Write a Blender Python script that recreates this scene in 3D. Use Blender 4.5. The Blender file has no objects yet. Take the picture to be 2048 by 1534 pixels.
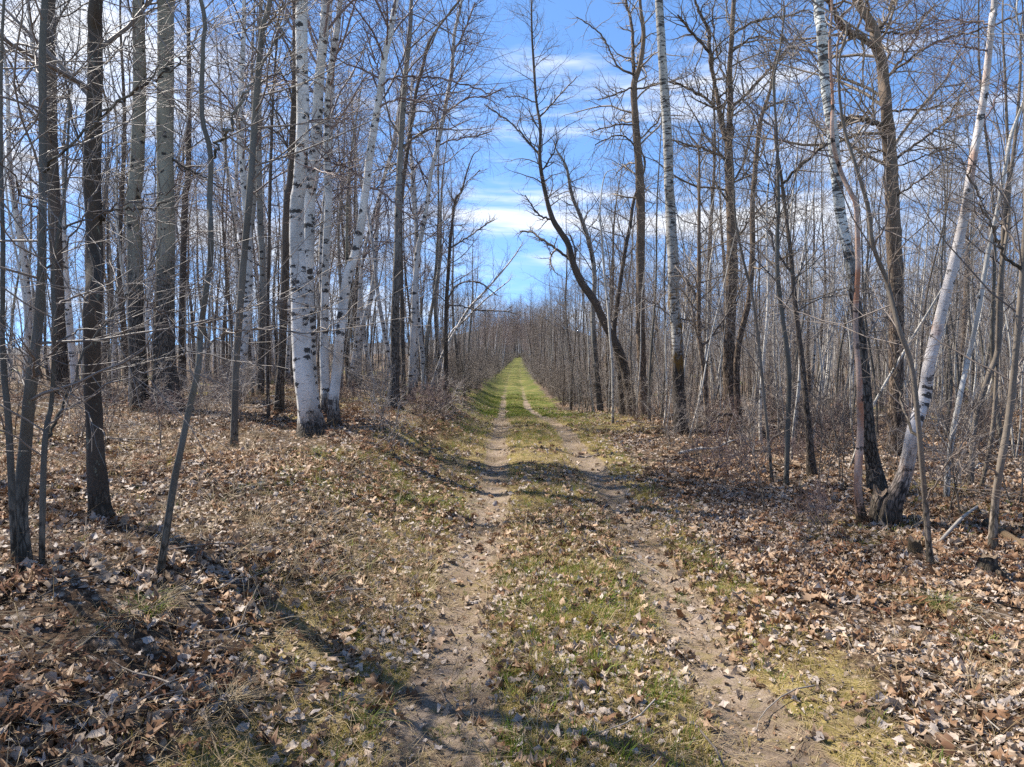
import bpy, math, random
import numpy as np
from mathutils import Vector

SEED = 11
rng = np.random.default_rng(SEED)
random.seed(SEED)
scene = bpy.context.scene
COL = scene.collection

# ------------------------------------------------------------------ camera
CAM_H = 2.0
F_PX = 1400.0                      # focal length in pixels of the 2048 px wide photograph
CX, CY, HOR = 1024.0, 767.0, 695.0
PITCH = math.atan((CY - HOR) / F_PX)
cam_data = bpy.data.cameras.new('camera')
cam_data.sensor_width = 36.0
cam_data.lens = F_PX / 2048.0 * 36.0
cam_data.clip_start = 0.05
cam_data.clip_end = 3000.0
cam = bpy.data.objects.new('camera', cam_data)
COL.objects.link(cam)
cam.location = (0, 0, CAM_H)
cam.rotation_euler = (math.pi / 2 - PITCH, 0, 0)
scene.camera = cam

# ------------------------------------------------------------------ sky, sun, exposure
SUN_EL = math.radians(50)
SUN_AZ = math.radians(-58)         # measured from the viewing direction (+Y), negative = to the left
SKY_STRENGTH = 0.135
SUN_STRENGTH = 5.0
EXPOSURE = 1.2

world = bpy.data.worlds.new('World')
scene.world = world
world.use_nodes = True
wt = world.node_tree
wt.nodes.clear()


def nd(t, kind, **kw):
    n = t.nodes.new(kind)
    for k, v in kw.items():
        setattr(n, k, v)
    return n


def link(t, a, b):
    t.links.new(a, b)


def math_node(t, op, a, b=None, c=None, clamp=False):
    n = nd(t, 'ShaderNodeMath', operation=op)
    n.use_clamp = clamp
    for i, v in enumerate((a, b, c)):
        if v is None:
            continue
        if isinstance(v, (int, float)):
            n.inputs[i].default_value = v
        else:
            t.links.new(v, n.inputs[i])
    return n.outputs[0]


def mix_col(t, fac, a, b, blend='MIX'):
    n = nd(t, 'ShaderNodeMix', data_type='RGBA', blend_type=blend)
    n.clamp_factor = True
    for i, v in ((0, fac), (6, a), (7, b)):
        if isinstance(v, (int, float)):
            n.inputs[i].default_value = v
        elif isinstance(v, tuple):
            n.inputs[i].default_value = (v[0], v[1], v[2], 1)
        else:
            t.links.new(v, n.inputs[i])
    return n.outputs[2]


def map_range(t, v, a, b, c=0.0, d=1.0, smooth=True):
    n = nd(t, 'ShaderNodeMapRange')
    n.interpolation_type = 'SMOOTHSTEP' if smooth else 'LINEAR'
    t.links.new(v, n.inputs[0])
    for i, x in enumerate((a, b, c, d)):
        n.inputs[i + 1].default_value = x
    return n.outputs[0]


def scale_vec(t, v, s, off=(0, 0, 0)):
    n = nd(t, 'ShaderNodeMapping')
    t.links.new(v, n.inputs[0])
    n.inputs['Location'].default_value = off
    n.inputs['Scale'].default_value = s
    return n.outputs[0]


def noise(t, v, scale=1.0, detail=3.0, rough=0.55, dist=0.0):
    n = nd(t, 'ShaderNodeTexNoise')
    if v is not None:
        t.links.new(v, n.inputs['Vector'])
    n.inputs['Scale'].default_value = scale
    n.inputs['Detail'].default_value = detail
    n.inputs['Roughness'].default_value = rough
    n.inputs['Distortion'].default_value = dist
    return n.outputs[0]


def ramp(t, v, stops, mode='LINEAR'):
    n = nd(t, 'ShaderNodeValToRGB')
    n.color_ramp.interpolation = mode
    e = n.color_ramp.elements
    while len(e) > 1:
        e.remove(e[0])
    e[0].position = stops[0][0]
    c = stops[0][1]
    e[0].color = (c[0], c[1], c[2], 1)
    for p, c in stops[1:]:
        x = e.new(p)
        x.color = (c[0], c[1], c[2], 1)
    t.links.new(v, n.inputs[0])
    return n.outputs[0]


sky = nd(wt, 'ShaderNodeTexSky', sky_type='NISHITA')
sky.sun_disc = False
sky.sun_elevation = SUN_EL
sky.sun_rotation = SUN_AZ
sky.air_density = 0.75
sky.dust_density = 0.0
sky.ozone_density = 3.0
tc = nd(wt, 'ShaderNodeTexCoord')
dirv = tc.outputs['Generated']
lift = nd(wt, 'ShaderNodeMapping')           # clear spring air: the pale band at the horizon is thin
link(wt, dirv, lift.inputs[0])
lift.inputs['Location'].default_value = (0, 0, 0.17)
lift.inputs['Scale'].default_value = (1, 1, 0.86)
lnorm = nd(wt, 'ShaderNodeVectorMath', operation='NORMALIZE')
link(wt, lift.outputs[0], lnorm.inputs[0])
link(wt, lnorm.outputs[0], sky.inputs['Vector'])
sep = nd(wt, 'ShaderNodeSeparateXYZ')
link(wt, dirv, sep.inputs[0])
el = sep.outputs[2]
bandv = scale_vec(wt, dirv, (1.3, 1.3, 9.0), (0.35, 0.0, 0.15))
c1 = noise(wt, bandv, 1.0, 6.0, 0.58, 0.5)
bandv2 = scale_vec(wt, dirv, (2.8, 2.8, 15.0), (4.1, 2.0, 1.3))
c2 = noise(wt, bandv2, 1.0, 5.0, 0.6, 0.7)
lowb = math_node(wt, 'SUBTRACT', math_node(wt, 'MULTIPLY', map_range(wt, el, 0.08, 0.19), map_range(wt, el, 0.30, 0.46, 0.055, 0.0)), map_range(wt, el, 0.36, 0.55, 0.02, 0.05))
leftb = map_range(wt, math_node(wt, 'ABSOLUTE', math_node(wt, 'SUBTRACT', sep.outputs[0], 0.06)), 0.08, 0.5, 0.0, 0.03)
cl = math_node(wt, 'ADD', math_node(wt, 'MULTIPLY', c1, 0.66), math_node(wt, 'MULTIPLY', c2, 0.34))
cl = math_node(wt, 'ADD', math_node(wt, 'ADD', cl, lowb), leftb)
cmask = math_node(wt, 'MULTIPLY', map_range(wt, cl, 0.515, 0.66, 0.0, 0.92), map_range(wt, el, 0.0, 0.05))
skyc = nd(wt, 'ShaderNodeHueSaturation')
skyc.inputs['Saturation'].default_value = 1.10
skyc.inputs['Value'].default_value = 0.92
link(wt, sky.outputs[0], skyc.inputs['Color'])
wcol = mix_col(wt, cmask, skyc.outputs[0], (4.2, 4.3, 4.5))
bg = nd(wt, 'ShaderNodeBackground')
bg.inputs[1].default_value = SKY_STRENGTH
link(wt, wcol, bg.inputs[0])
wo = nd(wt, 'ShaderNodeOutputWorld')
link(wt, bg.outputs[0], wo.inputs[0])

sun_dir = Vector((math.sin(SUN_AZ) * math.cos(SUN_EL), math.cos(SUN_AZ) * math.cos(SUN_EL), math.sin(SUN_EL)))
sl = bpy.data.lights.new('sun', 'SUN')
sl.energy = SUN_STRENGTH
sl.angle = math.radians(0.53)
sl.color = (1.0, 0.935, 0.835)
sun = bpy.data.objects.new('sun', sl)
COL.objects.link(sun)
sun.rotation_euler = sun_dir.to_track_quat('Z', 'Y').to_euler()
sun.location = (-30, 20, 40)

scene.view_settings.view_transform = 'Standard'
scene.view_settings.look = 'None'
scene.view_settings.exposure = EXPOSURE
scene.view_settings.gamma = 1.0
scene.view_settings.use_curve_mapping = False
scene.cycles.max_bounces = 5
scene.cycles.diffuse_bounces = 3
scene.cycles.glossy_bounces = 2
scene.cycles.transmission_bounces = 3
scene.cycles.use_denoising = False
scene.render.film_transparent = False

# ------------------------------------------------------------------ numeric helpers


def hash3(i, j, k, s=0):
    h = (i.astype(np.int64) * 374761393 + j.astype(np.int64) * 668265263 + k.astype(np.int64) * 2147483647 + s * 974634777) & 0x7fffffff
    h = ((h ^ (h >> 13)) * 1274126177) & 0x7fffffff
    h = (h ^ (h >> 16)) & 0xffff
    return h / 65535.0


def vnoise(x, y, z, s=0):
    xi, yi, zi = np.floor(x), np.floor(y), np.floor(z)
    fx, fy, fz = x - xi, y - yi, z - zi
    fx, fy, fz = (f * f * (3 - 2 * f) for f in (fx, fy, fz))
    r = 0
    for a in (0, 1):
        for b in (0, 1):
            for c in (0, 1):
                w = (fx if a else 1 - fx) * (fy if b else 1 - fy) * (fz if c else 1 - fz)
                r = r + w * hash3(xi + a, yi + b, zi + c, s)
    return r * 2 - 1


def fbm(x, y, z=None, s=0, oct=3):
    x = np.asarray(x, float)
    y = np.asarray(y, float)
    z = np.zeros_like(x) if z is None else np.asarray(z, float)
    r, a = 0, 1.0
    for o in range(oct):
        r = r + a * vnoise(x, y, z, s + o * 7)
        x, y, z, a = x * 2.03, y * 2.03, z * 2.03, a * 0.5
    return r


def sstep(x, a, b):
    t = np.clip((x - a) / (b - a), 0, 1)
    return t * t * (3 - 2 * t)


# ------------------------------------------------------------------ terrain
PZ_D = np.array([-20, 0, 12, 16, 20, 25, 33, 45, 60, 84, 300, 900], float)
PZ_Z = np.array([0.1, 0.05, 0.0, -0.05, -0.22, -0.52, -1.2, -1.9, -1.97, -1.95, -2.2, -2.2], float)
_dd = np.linspace(-20, 900, 9201)
_zz = np.interp(_dd, PZ_D, PZ_Z)
_k = np.ones(41) / 41
_zz = np.convolve(np.pad(_zz, 20, mode='edge'), _k, mode='valid')


def path_x(y):
    return np.interp(y, [-20, 3, 12, 18, 25, 33, 45, 60, 84, 150, 300, 900],
                     [0.5, 0.5, 0.5, 0.52, 0.45, 0.35, 0.2, 0.15, 0.2, 0.9, 3.3, 12])


def terrain(x, y):
    x = np.asarray(x, float)
    y = np.asarray(y, float)
    u = x - path_x(y)
    base = np.interp(y, _dd, _zz)
    side = np.where(u < 0, 1 - 0.62 * sstep(-u, 2.0, 8.0), 1 - 0.25 * sstep(u, 2.5, 9.0))
    far = sstep(y, 60, 130)
    side = side + (1 - side) * far
    z = base * side
    z = z + (0.54 * sstep(-u, 1.3, 2.9) + 0.12 * sstep(-u, 3, 6) + 0.06 * np.exp(-((u + 3.2) / 0.7) ** 2)) * (1 - far) + 0.06 * sstep(u, 2.2, 4.0)
    amp = sstep(np.abs(u), 1.3, 3.0)
    z = z + amp * 0.12 * fbm(x * 0.55, y * 0.55, s=3, oct=3) + amp * 0.30 * fbm(x * 0.07, y * 0.07, s=9, oct=2) * sstep(np.abs(u), 3, 12)
    z = z + 0.012 * fbm(x * 3.1, y * 3.1, s=5, oct=2) + (0.01 + 0.012 * amp) * fbm(x * 9, y * 9, s=6, oct=1)
    wob = 0.07 * fbm(y * 0.35, y * 0 + 3.3, s=21, oct=2)
    for c in (-0.82, 0.82):
        z = z - 0.075 * np.exp(-((u - c - wob) / 0.27) ** 2)
    z = z + 0.03 * np.exp(-(u / 0.45) ** 2)
    return z


def pix_ray(px, py):
    a = (px - CX) / F_PX
    b = (CY - py) / F_PX
    cp, sp = math.cos(PITCH), math.sin(PITCH)
    return np.array([a, b * sp + cp, b * cp - sp])


def pix_at(px, py, Y):
    r = pix_ray(px, py)
    t = Y / r[1]
    return np.array([0, 0, CAM_H]) + r * t


def pix_ground(px, py, dmax=120):
    r = pix_ray(px, py)
    ts = np.concatenate([np.linspace(1.5, 40, 1500), np.linspace(40, dmax, 800)])
    P = np.array([0, 0, CAM_H])[None] + r[None] * ts[:, None]
    h = P[:, 2] - terrain(P[:, 0], P[:, 1])
    i = np.argmax(h < 0) if (h < 0).any() else len(ts) - 1
    return P[i]


# ------------------------------------------------------------------ mesh building


def make_mesh(name, V, F, mats, attrs=None, midx=None, smooth=True):
    """V (n,3); F list of (m,k) int arrays"""
    me = bpy.data.meshes.new(name)
    V = np.ascontiguousarray(V, dtype=np.float32)
    me.vertices.add(len(V))
    me.vertices.foreach_set('co', V.ravel())
    loops = np.concatenate([f.ravel() for f in F]).astype(np.int32)
    sizes = np.concatenate([np.full(len(f), f.shape[1], np.int32) for f in F])
    starts = np.concatenate([[0], np.cumsum(sizes)[:-1]]).astype(np.int32)
    me.loops.add(len(loops))
    me.loops.foreach_set('vertex_index', loops)
    me.polygons.add(len(sizes))
    me.polygons.foreach_set('loop_start', starts)
    me.polygons.foreach_set('use_smooth', np.full(len(sizes), smooth, dtype=bool))
    if midx is not None:
        me.polygons.foreach_set('material_index', midx.astype(np.int32))
    for m in (mats if isinstance(mats, (list, tuple)) else [mats]):
        me.materials.append(m)
    for k, v in (attrs or {}).items():
        v = np.asarray(v, dtype=np.float32)
        if v.ndim == 2:
            a = me.attributes.new(k, 'FLOAT_VECTOR', 'POINT')
            a.data.foreach_set('vector', np.ascontiguousarray(v).ravel())
        else:
            a = me.attributes.new(k, 'FLOAT', 'POINT')
            a.data.foreach_set('value', v)
    me.update(calc_edges=True)
    return me


def norm(v):
    return v / np.maximum(np.linalg.norm(v, axis=-1, keepdims=True), 1e-9)


def tubes(P, R, S, disp=None, cap=False):
    """P (M,K,3), R (M,K): M tubes of K rings of S sides -> verts, quads, bark coordinates"""
    M, K = R.shape
    T = norm(np.gradient(P, axis=1))
    mean = norm(P[:, -1] - P[:, 0])
    ref = np.where(np.abs(mean[:, 2:3]) < 0.8, np.array([[0, 0, 1.0]]), np.array([[1.0, 0, 0]]))
    ref = np.repeat(ref[:, None], K, axis=1)
    N = norm(ref - (ref * T).sum(-1, keepdims=True) * T)
    B = np.cross(T, N)
    ang = np.arange(S) / S * 2 * np.pi
    L = np.concatenate([np.zeros((M, 1)), np.cumsum(np.linalg.norm(np.diff(P, axis=1), axis=-1), axis=1)], axis=1)
    RR = np.repeat(R[:, :, None], S, axis=2)
    if disp is not None:
        RR = RR * disp(ang[None, None, :], L[:, :, None], RR)
    ca, sa = np.cos(ang), np.sin(ang)
    V = P[:, :, None, :] + RR[..., None] * (N[:, :, None, :] * ca[None, None, :, None] + B[:, :, None, :] * sa[None, None, :, None])
    rr = np.repeat(R[:, :, None], S, axis=2)
    rr = np.maximum(rr, 1e-4)
    bark = np.stack([rr * ca, rr * sa, np.repeat(L[:, :, None], S, axis=2)], axis=-1)
    idx = np.arange(M * K * S).reshape(M, K, S)
    a = idx[:, :-1, :]
    b = np.roll(idx, -1, axis=2)[:, :-1, :]
    c = np.roll(idx, -1, axis=2)[:, 1:, :]
    d = idx[:, 1:, :]
    Q = np.stack([a, b, c, d], axis=-1).reshape(-1, 4)
    F = [Q]
    if cap:
        F.append(idx[:, -1, :].reshape(M, S))
        F.append(idx[:, 0, ::-1].reshape(M, S))
    return V.reshape(-1, 3), F, bark.reshape(-1, 3)


def join_geo(parts):
    Vs, Fs, Bs, o = [], {}, [], 0
    for V, F, B in parts:
        Vs.append(V)
        Bs.append(B)
        for f in F:
            Fs.setdefault(f.shape[1], []).append(f + o)
        o += len(V)
    return np.concatenate(Vs), [np.concatenate(f) for f in Fs.values()], np.concatenate(Bs)


def obj_from(name, me, parent=None, coll=None):
    o = bpy.data.objects.new(name, me)
    (coll or COL).objects.link(o)
    if parent is not None:
        o.parent = parent
    return o


def tag(o, label=None, cat=None, group=None, kind=None):
    if label:
        o['label'] = label
    if cat:
        o['category'] = cat
    if group:
        o['group'] = group
    if kind:
        o['kind'] = kind
    return o


def empty(name, loc, label, cat, group=None):
    o = bpy.data.objects.new(name, None)
    o.empty_display_size = 0.2
    COL.objects.link(o)
    o.location = [float(v) for v in loc]
    return tag(o, label, cat, group)


def resample(pts, n):
    """Catmull-Rom through pts (k,c) -> n samples, evenly along the length"""
    pts = np.asarray(pts, float)
    if len(pts) == 2:
        t = np.linspace(0, 1, n)[:, None]
        return pts[0] * (1 - t) + pts[1] * t
    p = np.vstack([2 * pts[0] - pts[1], pts, 2 * pts[-1] - pts[-2]])
    out = []
    for i in range(1, len(p) - 2):
        t = np.linspace(0, 1, 16, endpoint=False)[:, None]
        out.append(0.5 * (2 * p[i] + (-p[i - 1] + p[i + 1]) * t + (2 * p[i - 1] - 5 * p[i] + 4 * p[i + 1] - p[i + 2]) * t ** 2
                          + (-p[i - 1] + 3 * p[i] - 3 * p[i + 1] + p[i + 2]) * t ** 3))
    out = np.vstack(out + [pts[-1:]])
    d = np.concatenate([[0], np.cumsum(np.linalg.norm(np.diff(out[:, :3], axis=0), axis=1))])
    s = np.linspace(0, d[-1], n)
    return np.stack([np.interp(s, d, out[:, c]) for c in range(out.shape[1])], axis=1)


# ------------------------------------------------------------------ growing branches


def grow(P, R, n, t0, t1, length, ang, wig, up, K, rr, rmin, rtip, rg, side=None, tilt=0.5):
    """n children on each of the parents P (M,Kp,3) / R (M,Kp)"""
    M, Kp = R.shape
    tt = (np.arange(n)[None] + rg.random((M, n))) / n
    tt = t0 + (t1 - t0) * tt
    f = tt * (Kp - 1)
    i = np.clip(np.floor(f).astype(int), 0, Kp - 2)
    w = (f - i)[..., None]
    m = np.arange(M)[:, None]
    pos = P[m, i] * (1 - w) + P[m, i + 1] * w
    pr = R[m, i] * (1 - w[..., 0]) + R[m, i + 1] * w[..., 0]
    T = norm(P[m, i + 1] - P[m, i])
    rnd = norm(rg.normal(size=T.shape))
    perp = norm(rnd - (rnd * T).sum(-1, keepdims=True) * T)
    if side is not None:
        perp = norm(perp + side)
        perp = norm(perp - (perp * T).sum(-1, keepdims=True) * T)
    a = np.radians(ang + 14 * rg.normal(size=tt.shape))[..., None]
    d = norm(np.cos(a) * T + np.sin(a) * perp)
    N = M * n
    pos, d, pr, tt = pos.reshape(N, 3), d.reshape(N, 3), pr.reshape(N), tt.reshape(N)
    ln = length(tt, rg) if callable(length) else length * (0.55 + 0.75 * rg.random(N))
    if not callable(length):
        plen = np.linalg.norm(np.diff(P, axis=1), axis=-1).sum(1)
        ln = np.minimum(ln, np.repeat(plen, n) * 0.85)
    C = np.empty((N, K, 3))
    C[:, 0] = pos
    st = (ln / (K - 1))[:, None]
    bend = norm(rg.normal(size=(N, 3)))
    for k in range(1, K):
        d = norm(d + wig * rg.normal(size=(N, 3)) + 0.35 * wig * bend + np.array([0, 0, up]))
        C[:, k] = C[:, k - 1] + d * st
    r0 = np.clip(pr * rr, rmin, None)
    tap = np.linspace(1, 0, K)[None] ** 0.8
    RC = rtip + (r0[:, None] - rtip) * tap
    RC = np.maximum(RC, rtip)
    return C, RC


# ------------------------------------------------------------------ materials


def new_mat(name):
    m = bpy.data.materials.new(name)
    m.use_nodes = True
    t = m.node_tree
    b = t.nodes['Principled BSDF']
    b.inputs['Roughness'].default_value = 0.85
    b.inputs['Specular IOR Level'].default_value = 0.25
    return m, t, b


def bump(t, b, h, strength, dist):
    n = nd(t, 'ShaderNodeBump')
    n.inputs['Strength'].default_value = strength
    n.inputs['Distance'].default_value = dist
    link(t, h, n.inputs['Height'])
    link(t, n.outputs[0], b.inputs['Normal'])


def bark_mat(name, hi, lo, z0, zw, furrow=0.5, lent=0.0, eyes=0.0, bands=0.0, lichen=0.2, warm=(0.30, 0.17, 0.10), warm_amt=0.0,
             moss=None, fs=1.0):
    m, t, b = new_mat(name)
    at = nd(t, 'ShaderNodeAttribute', attribute_name='bark_co')
    co = at.outputs['Vector']
    oi = nd(t, 'ShaderNodeObjectInfo')
    shift = nd(t, 'ShaderNodeVectorMath', operation='ADD')
    link(t, co, shift.inputs[0])
    cmb = nd(t, 'ShaderNodeCombineXYZ')
    for k in range(3):
        link(t, math_node(t, 'MULTIPLY', oi.outputs['Random'], 13.0 + 7 * k), cmb.inputs[k])
    link(t, cmb.outputs[0], shift.inputs[1])
    cv = shift.outputs[0]
    sp = nd(t, 'ShaderNodeSeparateXYZ')
    link(t, co, sp.inputs[0])
    z = sp.outputs[2]
    big = noise(t, scale_vec(t, cv, (3, 3, 1.5)), 1.0, 3)
    # low, furrowed bark and the higher, smoother bark
    fur = noise(t, scale_vec(t, cv, (46 * fs, 46 * fs, 9 * fs)), 1.0, 4, 0.62, 0.6)
    fine = noise(t, scale_vec(t, cv, (150, 150, 60)), 1.0, 3)
    flk = nd(t, 'ShaderNodeTexVoronoi', feature='DISTANCE_TO_EDGE')
    link(t, scale_vec(t, cv, (30 * fs, 30 * fs, 8 * fs)), flk.inputs['Vector'])
    flk.inputs['Scale'].default_value = 1.0
    crack = map_range(t, flk.outputs[0], 0.0, 0.22)
    lo_d = tuple(c * 0.2 for c in lo)
    lo_l = tuple(min(1, c * 2.1) for c in lo)
    fr = map_range(t, math_node(t, 'MULTIPLY', fur, math_node(t, 'ADD', math_node(t, 'MULTIPLY', crack, 0.45), 0.6)), 0.22, 0.62)
    locol = mix_col(t, fr, lo_d, lo_l)
    hi_d = tuple(c * 0.62 for c in hi)
    hi_l = tuple(min(0.9, c * 1.14) for c in hi)
    hcol = mix_col(t, map_range(t, math_node(t, 'ADD', math_node(t, 'MULTIPLY', big, 0.6), math_node(t, 'MULTIPLY', fine, 0.4)), 0.35, 0.62), hi_d, hi_l)
    height = fur
    if warm_amt:
        hcol = mix_col(t, map_range(t, noise(t, scale_vec(t, cv, (5, 5, 2.2), (3, 1, 7)), 1.0, 4, 0.6), 0.62 - 0.2 * warm_amt, 0.72 - 0.1 * warm_amt), hcol, warm)
    dark = (0.022, 0.019, 0.017)
    if lent:
        ln = noise(t, scale_vec(t, cv, (11, 11, 120), (1, 5, 2)), 1.0, 2, 0.5, 0.2)
        hcol = mix_col(t, map_range(t, ln, 0.70 - 0.1 * lent, 0.74 - 0.1 * lent, 0, 0.75), hcol, (0.10, 0.085, 0.075))
    if eyes:
        vo = nd(t, 'ShaderNodeTexVoronoi')
        wv = nd(t, 'ShaderNodeVectorMath', operation='ADD')
        wob = noise(t, scale_vec(t, cv, (22, 22, 30)), 1.0, 5, 0.7)
        wcm = nd(t, 'ShaderNodeCombineXYZ')
        link(t, math_node(t, 'MULTIPLY', math_node(t, 'SUBTRACT', wob, 0.5), 0.20), wcm.inputs[2])
        link(t, math_node(t, 'MULTIPLY', math_node(t, 'SUBTRACT', big, 0.5), 0.25), wcm.inputs[0])
        link(t, cv, wv.inputs[0])
        link(t, wcm.outputs[0], wv.inputs[1])
        link(t, scale_vec(t, wv.outputs[0], (5.2, 5.2, 11.0)), vo.inputs['Vector'])
        vo.inputs['Scale'].default_value = 1.0
        sc = nd(t, 'ShaderNodeSeparateColor')
        link(t, vo.outputs['Color'], sc.inputs[0])
        rad = math_node(t, 'MULTIPLY', sc.outputs[0], 0.42 + 0.22 * eyes)
        e = map_range(t, math_node(t, 'SUBTRACT', rad, vo.outputs[0]), -0.02, 0.03)
        e = math_node(t, 'MULTIPLY', e, map_range(t, sc.outputs[1], 0.62 - 0.4 * eyes, 0.66 - 0.4 * eyes))
        hcol = mix_col(t, math_node(t, 'MULTIPLY', e, 0.94), hcol, dark)
    if bands:
        bn = noise(t, scale_vec(t, cv, (6, 6, 22), (2, 2, 9)), 1.0, 5, 0.62, 0.5)
        hcol = mix_col(t, map_range(t, bn, 0.60 - 0.14 * bands, 0.66 - 0.14 * bands, 0, 0.93), hcol, (0.035, 0.03, 0.026))
    tz = math_node(t, 'ADD', z, math_node(t, 'MULTIPLY', math_node(t, 'SUBTRACT', fur, 0.5), zw * 1.4))
    tz = math_node(t, 'ADD', tz, math_node(t, 'MULTIPLY', math_node(t, 'SUBTRACT', big, 0.5), zw * 1.2))
    f = map_range(t, tz, z0 - zw * 0.5, z0 + zw * 0.5)
    col = mix_col(t, f, locol, hcol)
    if lichen:
        li = noise(t, scale_vec(t, cv, (17, 17, 9), (8, 3, 1)), 1.0, 5, 0.7)
        col = mix_col(t, map_range(t, li, 0.66 - 0.14 * lichen, 0.74 - 0.1 * lichen, 0, 0.7), col, (0.20, 0.215, 0.16))
    if moss:
        mn = noise(t, scale_vec(t, cv, (9, 9, 3.2), (5, 5, 5)), 1.0, 5, 0.65)
        w = math_node(t, 'MULTIPLY', map_range(t, z, moss[0] - 0.4, moss[0] + 0.1), map_range(t, z, moss[1] - 0.2, moss[1] + 0.5, 1, 0))
        col = mix_col(t, math_node(t, 'MULTIPLY', w, map_range(t, mn, 0.50, 0.60)), col, (0.15, 0.085, 0.022))
    # a little green-black at the very foot
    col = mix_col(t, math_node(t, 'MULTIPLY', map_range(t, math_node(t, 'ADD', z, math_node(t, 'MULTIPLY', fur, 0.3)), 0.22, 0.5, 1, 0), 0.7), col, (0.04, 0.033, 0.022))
    rv = map_range(t, oi.outputs['Random'], 0, 1, 0.82, 1.15, False)
    hs = nd(t, 'ShaderNodeHueSaturation')
    link(t, rv, hs.inputs['Value'])
    link(t, col, hs.inputs['Color'])
    link(t, hs.outputs[0], b.inputs['Base Color'])
    hgt = math_node(t, 'ADD', math_node(t, 'MULTIPLY', fr, math_node(t, 'SUBTRACT', 1.15, f)), math_node(t, 'MULTIPLY', fine, 0.2))
    bump(t, b, hgt, furrow, 0.012)
    return m


def twig_mat(name, c0, c1):
    m, t, b = new_mat(name)
    oi = nd(t, 'ShaderNodeObjectInfo')
    g = nd(t, 'ShaderNodeNewGeometry')
    n = noise(t, g.outputs['Position'], 1.7, 3)
    f = math_node(t, 'ADD', math_node(t, 'MULTIPLY', oi.outputs['Random'], 0.5), math_node(t, 'MULTIPLY', n, 0.6))
    link(t, mix_col(t, map_range(t, f, 0.25, 0.85), c0, c1), b.inputs['Base Color'])
    b.inputs['Roughness'].default_value = 0.6
    b.inputs['Specular IOR Level'].default_value = 0.35
    return m


WHITE = (0.60, 0.565, 0.515)
M = {}
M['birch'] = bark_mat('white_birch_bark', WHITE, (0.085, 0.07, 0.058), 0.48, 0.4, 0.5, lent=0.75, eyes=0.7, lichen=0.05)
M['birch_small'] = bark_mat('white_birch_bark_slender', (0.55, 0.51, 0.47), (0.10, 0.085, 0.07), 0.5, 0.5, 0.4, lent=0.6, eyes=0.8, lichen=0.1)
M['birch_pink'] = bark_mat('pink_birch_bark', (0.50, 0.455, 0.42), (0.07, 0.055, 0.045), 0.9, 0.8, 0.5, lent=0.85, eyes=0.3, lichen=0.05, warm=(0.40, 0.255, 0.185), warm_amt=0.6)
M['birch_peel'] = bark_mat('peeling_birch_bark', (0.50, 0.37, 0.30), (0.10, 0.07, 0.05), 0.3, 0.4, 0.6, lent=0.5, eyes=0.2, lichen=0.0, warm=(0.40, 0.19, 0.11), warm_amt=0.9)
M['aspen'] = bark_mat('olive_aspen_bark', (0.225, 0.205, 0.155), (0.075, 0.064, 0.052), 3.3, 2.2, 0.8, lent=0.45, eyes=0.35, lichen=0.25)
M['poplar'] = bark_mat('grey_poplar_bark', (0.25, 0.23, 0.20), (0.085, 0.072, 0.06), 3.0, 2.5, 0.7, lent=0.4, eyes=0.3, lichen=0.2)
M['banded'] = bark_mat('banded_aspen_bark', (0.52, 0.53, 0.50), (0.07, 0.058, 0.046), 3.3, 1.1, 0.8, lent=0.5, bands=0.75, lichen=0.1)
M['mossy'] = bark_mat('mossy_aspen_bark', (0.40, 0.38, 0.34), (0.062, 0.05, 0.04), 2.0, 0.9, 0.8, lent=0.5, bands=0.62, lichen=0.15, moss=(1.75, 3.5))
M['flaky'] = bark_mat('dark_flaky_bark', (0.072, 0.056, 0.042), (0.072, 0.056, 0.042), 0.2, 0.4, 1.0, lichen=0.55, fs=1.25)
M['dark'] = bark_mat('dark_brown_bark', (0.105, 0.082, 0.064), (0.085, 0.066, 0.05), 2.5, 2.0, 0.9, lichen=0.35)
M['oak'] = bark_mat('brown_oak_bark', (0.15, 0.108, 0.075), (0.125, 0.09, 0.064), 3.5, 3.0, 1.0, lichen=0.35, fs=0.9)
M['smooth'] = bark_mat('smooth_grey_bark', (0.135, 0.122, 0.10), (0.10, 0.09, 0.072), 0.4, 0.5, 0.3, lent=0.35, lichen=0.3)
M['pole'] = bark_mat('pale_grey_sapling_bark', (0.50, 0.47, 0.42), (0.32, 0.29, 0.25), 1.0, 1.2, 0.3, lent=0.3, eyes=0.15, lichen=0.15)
M['pole_brown'] = bark_mat('brown_sapling_bark', (0.19, 0.155, 0.12), (0.13, 0.105, 0.08), 0.6, 0.6, 0.35, lent=0.3, lichen=0.25)
M['twig'] = twig_mat('brown_twigs', (0.085, 0.065, 0.053), (0.21, 0.17, 0.14))
M['twig_red'] = twig_mat('reddish_birch_twigs', (0.105, 0.066, 0.060), (0.23, 0.165, 0.145))
M['twig_oak'] = twig_mat('oak_twigs', (0.082, 0.062, 0.043), (0.21, 0.16, 0.11))
M['twig_pale'] = twig_mat('pale_sapling_twigs', (0.15, 0.12, 0.10), (0.32, 0.275, 0.235))


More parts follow.
